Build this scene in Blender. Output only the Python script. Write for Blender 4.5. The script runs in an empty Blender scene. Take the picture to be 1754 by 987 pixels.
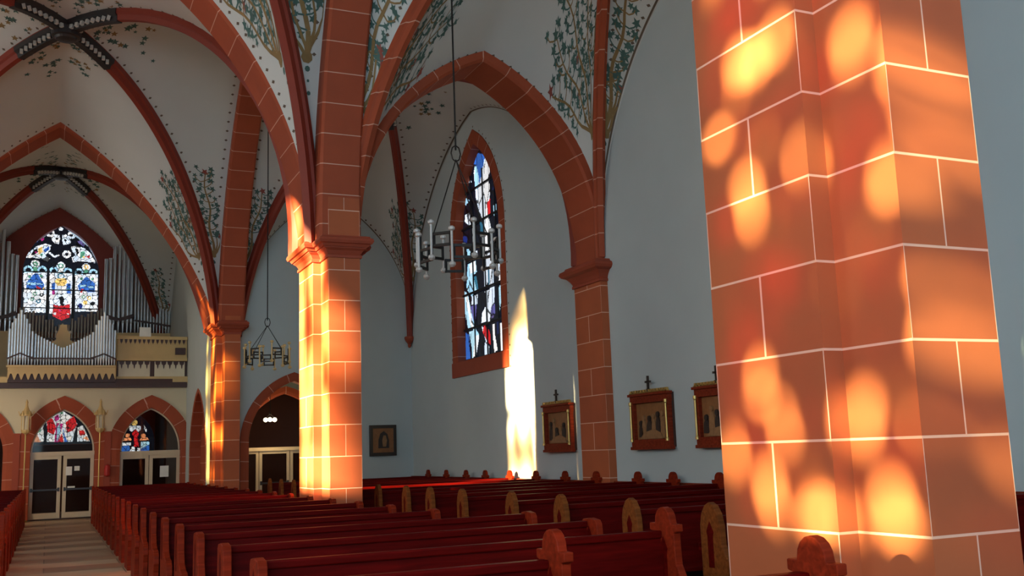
import bpy, math, random
from mathutils import Vector, Matrix
R = math.radians
sc = bpy.context.scene

# ------------------------------------------------------------------ camera, world, sun, exposure
YAW, PITCH, ROLL, FPX, EYE = R(24.844), R(9.160), R(-2.021), 1718.5, 1.85
fw = Vector((math.sin(YAW)*math.cos(PITCH), math.cos(YAW)*math.cos(PITCH), math.sin(PITCH)))
r0 = Vector((math.cos(YAW), -math.sin(YAW), 0)); u0 = r0.cross(fw)
rt = math.cos(ROLL)*r0 + math.sin(ROLL)*u0; up = -math.sin(ROLL)*r0 + math.cos(ROLL)*u0
cam = bpy.data.objects.new('camera', bpy.data.cameras.new('camera'))
sc.collection.objects.link(cam); sc.camera = cam
cam.matrix_world = Matrix(((rt.x, up.x, -fw.x, 0), (rt.y, up.y, -fw.y, 0), (rt.z, up.z, -fw.z, EYE), (0, 0, 0, 1)))
cam.data.sensor_width = 36; cam.data.lens = FPX/1754*36; cam.data.clip_end = 300

wd = bpy.data.worlds.new('world'); sc.world = wd; wd.use_nodes = True
bg = wd.node_tree.nodes['Background']
bg.inputs[0].default_value = (0.60, 0.80, 1.0, 1); bg.inputs[1].default_value = 0.6

def lamp(name, kind, loc, direction, energy, color, size=None, size_y=None, angle=None):
    l = bpy.data.lights.new(name, kind); l.energy = energy; l.color = color
    if size: l.shape = 'RECTANGLE'; l.size = size; l.size_y = size_y or size
    if angle is not None: l.angle = angle
    o = bpy.data.objects.new(name, l); sc.collection.objects.link(o)
    o.location = loc; o.rotation_euler = Vector(direction).to_track_quat('-Z', 'Y').to_euler()
    return o
SUN_DIR = (1, 0.36, -0.199)
lamp('sun', 'SUN', (-30, -10, 12), SUN_DIR, 105, (1.0, 0.83, 0.56), angle=R(1.3))
# daylight entering by the tall windows of the south aisle
for wy in (-0.3, 14.6, 26.6):
    lamp('window_daylight', 'AREA', (-10.7, wy, 7.4), (1, 0.05, -0.34), 900 if wy < 0 else 400, (0.92, 0.88, 0.80), 3.4, 5.6)
lamp('organ_window_daylight', 'AREA', (0.2, 45.3, 9.9), (0, -1, -0.25), 6, (1.0, 0.85, 0.62), 2.4, 3.2)
lamp('organ_bay_fill', 'AREA', (-4.45, 36.2, 7.4), (1, 0.25, -0.6), 70, (1.0, 0.84, 0.62), 3.0, 4.5)  # added fill on a windowless wall, warms the west wall and organ front
lamp('west_wall_fill', 'AREA', (-4.45, 35.2, 2.9), (1, 0.75, 0.02), 170, (1.0, 0.86, 0.66), 2.4, 2.6)  # second added fill, low down with no window, brightens around the west doors
lamp('choir_fill', 'AREA', (-4, -6, 6.8), (0.34, 1, 0.18), 1500, (0.52, 0.80, 1.0), 7, 9)  # fill added behind the camera, choir windows unseen, lifts the near vault webs

sc.view_settings.view_transform = 'Standard'; sc.view_settings.look = 'None'
sc.view_settings.exposure = 0.0; sc.view_settings.gamma = 1.0; sc.view_settings.use_curve_mapping = False
try:
    sc.cycles.use_denoising = True; sc.cycles.max_bounces = 8; sc.cycles.diffuse_bounces = 5
    sc.cycles.transparent_max_bounces = 12; sc.cycles.sample_clamp_indirect = 4.0
except Exception: pass

# ------------------------------------------------------------------ materials
M = {}
def nmat(name):
    m = bpy.data.materials.new(name); m.use_nodes = True; M[name] = m
    nt = m.node_tree; return m, nt, nt.nodes['Principled BSDF']
def flat(name, col, rough=0.6, metal=0.0, noise=0.12, scale=3.0, coat=0, bump=0.0):
    m, nt, p = nmat(name)
    p.inputs['Roughness'].default_value = rough; p.inputs['Metallic'].default_value = metal
    if coat: p.inputs['Coat Weight'].default_value = coat; p.inputs['Coat Roughness'].default_value = 0.15
    tc = nt.nodes.new('ShaderNodeTexCoord'); nz = nt.nodes.new('ShaderNodeTexNoise'); nz.inputs['Scale'].default_value = scale
    nz.inputs['Detail'].default_value = 5
    nt.links.new(tc.outputs['Object'], nz.inputs['Vector'])
    mx = nt.nodes.new('ShaderNodeMix'); mx.data_type = 'RGBA'
    mx.inputs['A'].default_value = (*[c*(1-noise) for c in col], 1); mx.inputs['B'].default_value = (*[min(1, c*(1+noise)) for c in col], 1)
    nt.links.new(nz.outputs['Fac'], mx.inputs['Factor']); nt.links.new(mx.outputs['Result'], p.inputs['Base Color'])
    if bump:
        b = nt.nodes.new('ShaderNodeBump'); b.inputs['Strength'].default_value = bump; b.inputs['Distance'].default_value = 0.02
        nt.links.new(nz.outputs['Fac'], b.inputs['Height']); nt.links.new(b.outputs['Normal'], p.inputs['Normal'])
    return m
def stone(name, width, c1, c2, mortar):
    m, nt, p = nmat(name); p.inputs['Roughness'].default_value = 0.75
    uv = nt.nodes.new('ShaderNodeUVMap'); uv.uv_map = 'UVMap'
    br = nt.nodes.new('ShaderNodeTexBrick'); br.inputs['Scale'].default_value = 1
    br.inputs['Brick Width'].default_value = width; br.inputs['Row Height'].default_value = 0.59
    br.inputs['Mortar Size'].default_value = 0.009; br.inputs['Mortar Smooth'].default_value = 0.1; br.offset = 0.5
    br.inputs['Color1'].default_value = (*c1, 1); br.inputs['Color2'].default_value = (*c2, 1); br.inputs['Mortar'].default_value = (*mortar, 1)
    nt.links.new(uv.outputs['UV'], br.inputs['Vector'])
    tc = nt.nodes.new('ShaderNodeTexCoord'); nz = nt.nodes.new('ShaderNodeTexNoise'); nz.inputs['Scale'].default_value = 1.7; nz.inputs['Detail'].default_value = 6
    nt.links.new(tc.outputs['Object'], nz.inputs['Vector'])
    mr = nt.nodes.new('ShaderNodeMapRange'); mr.inputs['To Min'].default_value = 0.82; mr.inputs['To Max'].default_value = 1.18
    nt.links.new(nz.outputs['Fac'], mr.inputs['Value'])
    mx = nt.nodes.new('ShaderNodeMix'); mx.data_type = 'RGBA'; mx.blend_type = 'MULTIPLY'; mx.inputs['Factor'].default_value = 1
    nt.links.new(br.outputs['Color'], mx.inputs['A']); nt.links.new(mr.outputs['Result'], mx.inputs['B'])
    nt.links.new(mx.outputs['Result'], p.inputs['Base Color'])
    return m
ST1, ST2, MO = (0.44, 0.100, 0.030), (0.38, 0.080, 0.025), (0.74, 0.42, 0.30)
stone('stone_blocks', 1.0, ST1, ST2, MO)
stone('stone_arch', 60.0, (0.36, 0.062, 0.018), (0.32, 0.054, 0.016), (0.62, 0.33, 0.24))
flat('stone_plain', (0.32, 0.050, 0.018), 0.7, noise=0.1)
flat('rib_paint', (0.24, 0.028, 0.012), 0.6, noise=0.08)
flat('plaster_warm', (0.66, 0.56, 0.38), 0.9, noise=0.05, scale=1.2)
flat('plaster', (0.50, 0.56, 0.56), 0.9, noise=0.05, scale=1.2, bump=0.1)
flat('vault_plaster', (0.60, 0.60, 0.56), 0.9, noise=0.05, scale=1.0)
flat('leaf_paint', (0.065, 0.13, 0.11), 0.8, noise=0.5, scale=4)
flat('stem_paint', (0.26, 0.16, 0.06), 0.8, noise=0.4, scale=4)
flat('flower_paint', (0.28, 0.07, 0.05), 0.8, noise=0.4, scale=4)
flat('dot_paint', (0.13, 0.09, 0.06), 0.8)
flat('boss_paint', (0.025, 0.02, 0.02), 0.5)
flat('bead_white', (0.52, 0.48, 0.42), 0.5)
flat('gold', (0.62, 0.40, 0.12), 0.35, metal=0.7)
flat('gilt_wood', (0.62, 0.42, 0.17), 0.45, noise=0.15)
flat('cream_panel', (0.72, 0.64, 0.46), 0.6)
flat('dark_wood', (0.055, 0.018, 0.010), 0.45, noise=0.3, scale=6)
flat('iron', (0.018, 0.014, 0.012), 0.45, metal=0.6)
flat('candle_tube', (0.42, 0.36, 0.32), 0.4)
flat('pipe_metal', (0.62, 0.63, 0.64), 0.32, metal=0.75, noise=0.08)
flat('pipe_dark', (0.30, 0.24, 0.19), 0.4, metal=0.6, noise=0.15)
flat('door_frame', (0.62, 0.48, 0.30), 0.4, noise=0.08)
flat('paper', (0.80, 0.78, 0.70), 0.8)
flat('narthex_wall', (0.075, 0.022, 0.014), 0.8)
flat('red_enamel', (0.45, 0.02, 0.015), 0.4)
flat('black_wood', (0.02, 0.012, 0.01), 0.4)
flat('gold_ground', (0.27, 0.11, 0.035), 0.5, noise=0.35, scale=9)
flat('figure_dark', (0.03, 0.018, 0.014), 0.6, noise=0.3, scale=9)
flat('figure_light', (0.30, 0.15, 0.06), 0.6, noise=0.45, scale=12)
flat('chair_red', (0.35, 0.03, 0.02), 0.6)
flat('lead', (0.008, 0.008, 0.01), 0.5)

def wood(name, col, rough):
    m, nt, p = nmat(name); p.inputs['Roughness'].default_value = rough
    tc = nt.nodes.new('ShaderNodeTexCoord'); mp = nt.nodes.new('ShaderNodeMapping'); mp.inputs['Scale'].default_value = (0.6, 8, 8)
    nz = nt.nodes.new('ShaderNodeTexNoise'); nz.inputs['Scale'].default_value = 3; nz.inputs['Detail'].default_value = 7; nz.inputs['Distortion'].default_value = 0.6
    nt.links.new(tc.outputs['Object'], mp.inputs['Vector']); nt.links.new(mp.outputs['Vector'], nz.inputs['Vector'])
    cr = nt.nodes.new('ShaderNodeValToRGB')
    cr.color_ramp.elements[0].position = 0.3; cr.color_ramp.elements[0].color = (*[c*0.62 for c in col], 1)
    cr.color_ramp.elements[1].position = 0.72; cr.color_ramp.elements[1].color = (*[c*1.25 for c in col], 1)
    nt.links.new(nz.outputs['Fac'], cr.inputs['Fac']); nt.links.new(cr.outputs['Color'], p.inputs['Base Color'])
    p.inputs['Specular IOR Level'].default_value = 0.05; p.inputs['Coat Roughness'].default_value = 0.2
wood('pew_wood', (0.095, 0.0022, 0.0015), 0.5)
wood('aisle_end_wood', (0.21, 0.055, 0.012), 0.45)
wood('pew_end_wood', (0.23, 0.020, 0.006), 0.45)
wood('wainscot_wood', (0.22, 0.03, 0.012), 0.45)

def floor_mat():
    m, nt, p = nmat('floor_tiles_lit_bands'); p.inputs['Roughness'].default_value = 0.45
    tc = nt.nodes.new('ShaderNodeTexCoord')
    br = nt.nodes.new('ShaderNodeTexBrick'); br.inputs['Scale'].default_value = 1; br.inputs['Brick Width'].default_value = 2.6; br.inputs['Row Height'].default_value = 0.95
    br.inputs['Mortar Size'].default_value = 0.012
    br.inputs['Color1'].default_value = (0.50, 0.34, 0.20, 1); br.inputs['Color2'].default_value = (0.20, 0.10, 0.055, 1); br.inputs['Mortar'].default_value = (0.16, 0.09, 0.05, 1)  # bands of reflected light across the aisle are put into the tile colours
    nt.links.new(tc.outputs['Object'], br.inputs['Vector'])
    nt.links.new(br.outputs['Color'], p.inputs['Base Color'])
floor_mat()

def glassy():
    m = bpy.data.materials.new('clear_glass'); m.use_nodes = True; M['clear_glass'] = m
    nt = m.node_tree; nt.nodes.clear()
    o = nt.nodes.new('ShaderNodeOutputMaterial'); mix = nt.nodes.new('ShaderNodeMixShader'); t = nt.nodes.new('ShaderNodeBsdfTransparent')
    g = nt.nodes.new('ShaderNodeBsdfGlossy'); g.inputs['Roughness'].default_value = 0.04; t.inputs['Color'].default_value = (0.8, 0.78, 0.74, 1)
    f = nt.nodes.new('ShaderNodeFresnel'); f.inputs['IOR'].default_value = 1.18
    nt.links.new(f.outputs[0], mix.inputs[0]); nt.links.new(t.outputs[0], mix.inputs[1]); nt.links.new(g.outputs[0], mix.inputs[2]); nt.links.new(mix.outputs[0], o.inputs[0])
glassy()
def lit_glass(name, strength):
    # backlit stained glass: each pane glows in its own colour
    m, nt, p = nmat(name)
    at = nt.nodes.new('ShaderNodeAttribute'); at.attribute_name = 'pane'
    nt.links.new(at.outputs['Color'], p.inputs['Emission Color']); p.inputs['Emission Strength'].default_value = strength
    p.inputs['Base Color'].default_value = (0.01, 0.01, 0.012, 1); p.inputs['Roughness'].default_value = 0.25
lit_glass('stained_glass', 1.15)
def sun_glass(name, stops, scale, seed):
    # antique stained glass that tints the sunlight passing through it
    m = bpy.data.materials.new(name); m.use_nodes = True; M[name] = m
    nt = m.node_tree; nt.nodes.clear()
    o = nt.nodes.new('ShaderNodeOutputMaterial'); t = nt.nodes.new('ShaderNodeBsdfTransparent')
    tc = nt.nodes.new('ShaderNodeTexCoord'); mp = nt.nodes.new('ShaderNodeMapping'); mp.inputs['Location'].default_value = (seed, seed*0.7, seed*1.3); mp.inputs['Scale'].default_value = (1, 1, 0.5)
    nz = nt.nodes.new('ShaderNodeTexNoise'); nz.inputs['Scale'].default_value = scale; nz.inputs['Detail'].default_value = 0.6
    cr = nt.nodes.new('ShaderNodeValToRGB')
    while len(cr.color_ramp.elements) < len(stops): cr.color_ramp.elements.new(0.5)
    for e, (ps, c) in zip(cr.color_ramp.elements, stops): e.position = ps; e.color = (*c, 1)
    nt.links.new(tc.outputs['Object'], mp.inputs['Vector']); nt.links.new(mp.outputs['Vector'], nz.inputs['Vector'])
    nt.links.new(nz.outputs['Fac'], cr.inputs['Fac']); nt.links.new(cr.outputs['Color'], t.inputs['Color']); nt.links.new(t.outputs[0], o.inputs[0])
sun_glass('sun_glass_red', [(0.34, (0.20, 0.005, 0.0015)), (0.45, (0.08, 0.014, 0.005)), (0.52, (0.028, 0.022, 0.022)), (0.59, (0.05, 0.034, 0.013)), (0.65, (0.13, 0.11, 0.06)), (0.70, (0.9, 1.0, 0.85))], 4.8, 3.1)
sun_glass('sun_glass_amber', [(0.30, (0.22, 0.16, 0.09)), (0.42, (0.55, 0.46, 0.33)), (0.55, (0.8, 0.76, 0.68))], 1.6, 7.7)
sun_glass('sun_glass_gold', [(0.35, (0.04, 0.03, 0.012)), (0.5, (0.16, 0.12, 0.04)), (0.65, (0.7, 0.62, 0.34))], 1.8, 1.7)

# ------------------------------------------------------------------ mesh helpers
def root_loc(o):
    while o.parent: o = o.parent
    return o.location
class MB:
    def __init__(s): s.v = []; s.f = []; s.uv = []; s.mi = []
    def face(s, pts, uv=None, mi=0):
        b = len(s.v); s.v += [tuple(p) for p in pts]; s.f.append(tuple(range(b, b+len(pts)))); s.uv.append(uv or [(p[0]+p[1], p[2]) for p in pts]); s.mi.append(mi)
    def box(s, x0, x1, y0, y1, z0, z1, mi=0):
        P = [(x, y, z) for z in (z0, z1) for y in (y0, y1) for x in (x0, x1)]
        for q in ((0, 2, 3, 1), (4, 5, 7, 6), (0, 1, 5, 4), (2, 6, 7, 3), (0, 4, 6, 2), (1, 3, 7, 5)): s.face([P[i] for i in q], None, mi)
        return s
    def bar(s, a, b, w, h=None, mi=0, n=4):
        a, b = Vector(a), Vector(b); d = (b-a).normalized(); h = h or w
        x = d.cross(Vector((0, 0, 1)));  x = x.normalized() if x.length > 1e-4 else Vector((1, 0, 0)); y = x.cross(d).normalized()
        ph = math.pi/4 if n == 4 else 0; k = math.sqrt(2) if n == 4 else 1
        A = [a + x*math.cos(ph+2*math.pi*i/n)*w/2*k + y*math.sin(ph+2*math.pi*i/n)*h/2*k for i in range(n)]; B = [p+(b-a) for p in A]
        for i in range(n): s.face([A[i], A[(i+1) % n], B[(i+1) % n], B[i]], None, mi)
        s.face(A[::-1], None, mi); s.face(B, None, mi); return s
    def lathe(s, c, prof, n=16, mi=0):
        rings = [[(c[0]+r*math.cos(2*math.pi*i/n), c[1]+r*math.sin(2*math.pi*i/n), c[2]+z) for i in range(n)] for r, z in prof]
        for A, B in zip(rings, rings[1:]):
            for i in range(n): s.face([A[i], A[(i+1) % n], B[(i+1) % n], B[i]], None, mi)
        s.face(rings[0][::-1], None, mi); s.face(rings[-1], None, mi); return s
    def prism(s, poly, f0, f1, mi=0):      # poly: 2D outline; f0/f1 map a 2D point to the two end faces
        A = [f0(*p) for p in poly]; B = [f1(*p) for p in poly]; n = len(poly)
        s.face(A, None, mi); s.face(B[::-1], None, mi)
        for i in range(n): s.face([A[i], B[i], B[(i+1) % n], A[(i+1) % n]], None, mi)
        return s
    def sweep(s, rings, closed=True, mi=0, uvs=None, caps=True):
        n = len(rings[0])
        for k, (A, B) in enumerate(zip(rings, rings[1:])):
            for i in range(n if closed else n-1):
                j = (i+1) % n; u = None
                if uvs: u = [(3.3+i*0.01, uvs[k]), (3.3+i*0.01, uvs[k]), (3.3+i*0.01, uvs[k+1]), (3.3+i*0.01, uvs[k+1])]
                s.face([A[i], A[j], B[j], B[i]], u, mi)
        if caps: s.face(rings[0][::-1], None, mi); s.face(rings[-1], None, mi)
        return s
    def build(s, name, mats, parent=None, smooth=False, bevel=0, merge=True):
        me = bpy.data.meshes.new(name); org = root_loc(parent) if parent else Vector((0, 0, 0))
        me.from_pydata([(a-org.x, b-org.y, c-org.z) for a, b, c in s.v], [], s.f)
        uv = me.uv_layers.new(name='UVMap'); i = 0
        flatuv = [c for f in s.uv for p in f for c in p]; uv.data.foreach_set('uv', flatuv)
        for m in (mats if isinstance(mats, (list, tuple)) else [mats]): me.materials.append(M[m])
        me.polygons.foreach_set('material_index', s.mi)
        if smooth: me.polygons.foreach_set('use_smooth', [True]*len(s.f))
        if merge:
            import bmesh
            bm = bmesh.new(); bm.from_mesh(me); bmesh.ops.remove_doubles(bm, verts=bm.verts, dist=0.0004)
            bmesh.ops.recalc_face_normals(bm, faces=bm.faces); bm.to_mesh(me); bm.free()
        o = bpy.data.objects.new(name, me); sc.collection.objects.link(o); o.parent = parent
        if bevel:
            b = o.modifiers.new('bevel', 'BEVEL'); b.width = bevel; b.segments = 2; b.limit_method = 'ANGLE'
        return o
def thing(name, label, cat, loc=(0, 0, 0), group=None):
    o = bpy.data.objects.new(name, None); sc.collection.objects.link(o); o.location = loc; o.empty_display_size = 0.1
    o['label'] = label; o['category'] = cat
    if group: o['group'] = group
    return o
def struct(o): o['kind'] = 'structure'; return o
def struct_empty(name, loc=(0, 0, 0)):
    o = bpy.data.objects.new(name, None); sc.collection.objects.link(o); o.location = loc; return struct(o)
def tag(o, label, cat, group=None):
    o['label'] = label; o['category'] = cat
    if group: o['group'] = group
    return o
def copy_tree(o, parent=None):
    c = o.copy(); sc.collection.objects.link(c); c.parent = parent
    for ch in list(o.children): copy_tree(ch, c)
    return c
def arc(p0, p1, sag):
    """circular arc in the vertical plane through p0 and p1, bulging up and outwards"""
    p0, p1 = Vector(p0), Vector(p1); h = Vector((p1.x-p0.x, p1.y-p0.y, 0)); D = h.length; h.normalize(); Z = p1.z-p0.z
    L = math.hypot(D, Z); s_ = sag*L; Rr = (L*L/4+s_*s_)/(2*s_); nx, nz = -Z/L, D/L; mx, mz = D/2, Z/2
    cx, cz = mx-nx*(Rr-s_), mz-nz*(Rr-s_); a0 = math.atan2(-cz, -cx); a1 = math.atan2(Z-cz, D-cx)
    while a1 > a0+math.pi: a1 -= 2*math.pi
    while a1 < a0-math.pi: a1 += 2*math.pi
    def f(t):
        a = a0+(a1-a0)*t; x = cx+Rr*math.cos(a); z = cz+Rr*math.sin(a)
        return Vector((p0.x+h.x*x, p0.y+h.y*x, p0.z+z))
    return f
def arch_outline(a, spring, apex, n=10, sag=0.16, base=0.0, cx=0.0):
    """closed outline of a pointed opening, from the lower left up and over to the lower right"""
    L = arc((-a, 0, spring), (0, 0, apex), sag); pts = [(cx-a, base)]
    pts += [(cx+L(i/n).x, L(i/n).z) for i in range(n+1)]
    pts += [(cx-L(i/n).x, L(i/n).z) for i in range(n-1, -1, -1)] + [(cx+a, base)]
    return pts
def offset_poly(poly, d):
    n = len(poly); A = sum(poly[i][0]*poly[(i+1) % n][1]-poly[(i+1) % n][0]*poly[i][1] for i in range(n)); s_ = 1 if A > 0 else -1; out = []
    for i in range(n):
        p, q, r = Vector(poly[i-1]), Vector(poly[i]), Vector(poly[(i+1) % n]); e1 = (q-p).normalized(); e2 = (r-q).normalized()
        n1 = Vector((e1.y, -e1.x))*s_; n2 = Vector((e2.y, -e2.x))*s_; m = n1+n2
        m = m/max(0.25, m.length_squared)*2
        out.append((q.x+m.x*d, q.y+m.y*d))
    return out
PL = {'X': lambda c: (lambda a, z: (c, a, z)), 'Y': lambda c: (lambda a, z: (a, c, z))}
def wall(name, plane, c0, c1, outer, holes, mat, parent=None):
    """wall slab between the planes c0 and c1 with openings cut right through"""
    import bmesh
    f0, f1 = PL[plane](c0), PL[plane](c1); bm = bmesh.new(); loops = []
    for lp in [outer]+holes:
        vs = [bm.verts.new(f0(*p)) for p in lp]; loops.append(vs)
        for i in range(len(vs)): bm.edges.new((vs[i], vs[(i+1) % len(vs)]))
    bmesh.ops.triangle_fill(bm, use_beauty=True, use_dissolve=False, edges=list(bm.edges))
    front = list(bm.faces); bm.verts.index_update(); mp = {}
    for v in list(bm.verts):
        a = (v.co.y, v.co.z) if plane == 'X' else (v.co.x, v.co.z); mp[v] = bm.verts.new(f1(*a))
    for fc in front: bm.faces.new([mp[v] for v in reversed(fc.verts)])
    for vs in loops:
        for i in range(len(vs)):
            a, b = vs[i], vs[(i+1) % len(vs)]; bm.faces.new((a, b, mp[b], mp[a]))
    bmesh.ops.recalc_face_normals(bm, faces=bm.faces)
    me = bpy.data.meshes.new(name); bm.to_mesh(me); bm.free(); me.materials.append(M[mat])
    o = bpy.data.objects.new(name, me); sc.collection.objects.link(o)
    if parent: o.parent = parent
    else: struct(o)
    return o
def surround(name, plane, c0, c1, inner, width, mat, parent=None):
    """moulded stone ring around an opening (open at the foot unless the outline is closed below)"""
    zb0, zb1 = inner[0][1], inner[-1][1]; out = offset_poly(inner, width); mid = offset_poly(inner, width*0.25); inner = offset_poly(inner, -0.025); inner[0] = (inner[0][0], zb0); inner[-1] = (inner[-1][0], zb1)
    f0, f1 = PL[plane](c0), PL[plane](c1)
    sgn = 1 if c1 > c0 else -1; fc = PL[plane](c0+sgn*0.018)
    out[0] = (out[0][0], inner[0][1]); out[-1] = (out[-1][0], inner[-1][1]); mid[0] = (mid[0][0], inner[0][1]); mid[-1] = (mid[-1][0], inner[-1][1])
    rings = []; d = 0; uvs = []
    for i in range(len(inner)):
        if i: d += math.dist(inner[i], inner[i-1])
        rings.append([f1(*inner[i]), fc(*inner[i]), f0(*mid[i]), f0(*out[i]), f1(*out[i])]); uvs.append(d)
    m = MB().sweep(rings, True, 0, uvs); return m.build(name, mat, parent)
def inside(p, poly):
    x, y = p; c = False; n = len(poly)
    for i in range(n):
        x1, y1 = poly[i]; x2, y2 = poly[i-1]
        if (y1 > y) != (y2 > y) and x < (x2-x1)*(y-y1)/(y2-y1)+x1: c = not c
    return c
PAL = {'w': (0.86, 0.92, 1.0), 'c': (0.40, 0.70, 0.90), 'b': (0.03, 0.13, 0.50), 'n': (0.01, 0.025, 0.16), 'r': (0.62, 0.015, 0.02), 't': (0.03, 0.16, 0.26), 'u': (0.13, 0.11, 0.33),
       'g': (0.10, 0.34, 0.22), 'y': (0.95, 0.62, 0.18), 'm': (0.45, 0.02, 0.20), 'k': (0.003, 0.003, 0.004), 'o': (0.95, 0.36, 0.16)}
def stained(name, plane, c, outline, spec, step, parent, base=(0.003, 0.004, 0.010), jitter=0.10, seed=1, cell=(.3, .8), lead=.03, ring=None):
    rnd = random.Random(seed); xs = [p[0] for p in outline]; zs = [p[1] for p in outline]
    nx = int((max(xs)-min(xs))/step)+1; nz = int((max(zs)-min(zs))/step)+1; f = PL[plane](c); V = []; F = []; C = []; idx = {}
    cu, cw = cell; sd_ = {}
    def seedpt(i, j):
        if (i, j) not in sd_: sd_[(i, j)] = ((i+rnd.random())*cu, (j+rnd.random())*cw, rnd.uniform(.72, 1.12), rnd.uniform(-.10, .10))
        return sd_[(i, j)]
    for i in range(nx):
        for j in range(nz):
            x, z = min(xs)+(i+.5)*step, min(zs)+(j+.5)*step
            if not inside((x, z), outline): continue
            col = base
            for it in spec:
                hit = False
                if it[0] == 'p': hit = inside((x, z), it[1])
                elif it[0] == 'r': q = math.hypot(x-it[1], z-it[2]); hit = it[4] <= q <= it[3]
                else:
                    for a, b in zip(it[1], it[1][1:]):
                        a, b, p = Vector(a), Vector(b), Vector((x, z)); t = max(0, min(1, (p-a).dot(b-a)/(b-a).length_squared))
                        if (p-a-(b-a)*t).length < it[2]/2: hit = True
                if hit: col = PAL[it[-1]]
            ci, cj = int(x//cu), int(z//cw); ds = sorted((math.hypot((q_[0]-x)/cu, (q_[1]-z)/cw), q_) for q_ in (seedpt(a, b) for a in (ci-1, ci, ci+1) for b in (cj-1, cj, cj+1)))
            k = ds[0][1][2]*(1+jitter*(rnd.random()*2-1)); h_ = ds[0][1][3]
            if col is not base: col = (max(0, col[0]*(1+h_)), col[1], max(0, col[2]*(1-h_)))
            if (ds[1][0]-ds[0][0])*min(cu, cw) < lead: k *= .07
            q = []
            for a, b in ((i, j), (i+1, j), (i+1, j+1), (i, j+1)):
                if (a, b) not in idx: idx[(a, b)] = len(V); V.append(f(min(xs)+a*step, min(zs)+b*step))
                q.append(idx[(a, b)])
            F.append(q); C.append(tuple(t*k for t in col))
    me = bpy.data.meshes.new(name); me.from_pydata(V, [], F); ca = me.color_attributes.new('pane', 'FLOAT_COLOR', 'CORNER')
    ca.data.foreach_set('color', [c_ for col in C for _ in range(4) for c_ in (*col, 1.0)]); me.materials.append(M['stained_glass'])
    o = bpy.data.objects.new(name, me); sc.collection.objects.link(o); o.parent = parent; return o
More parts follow.
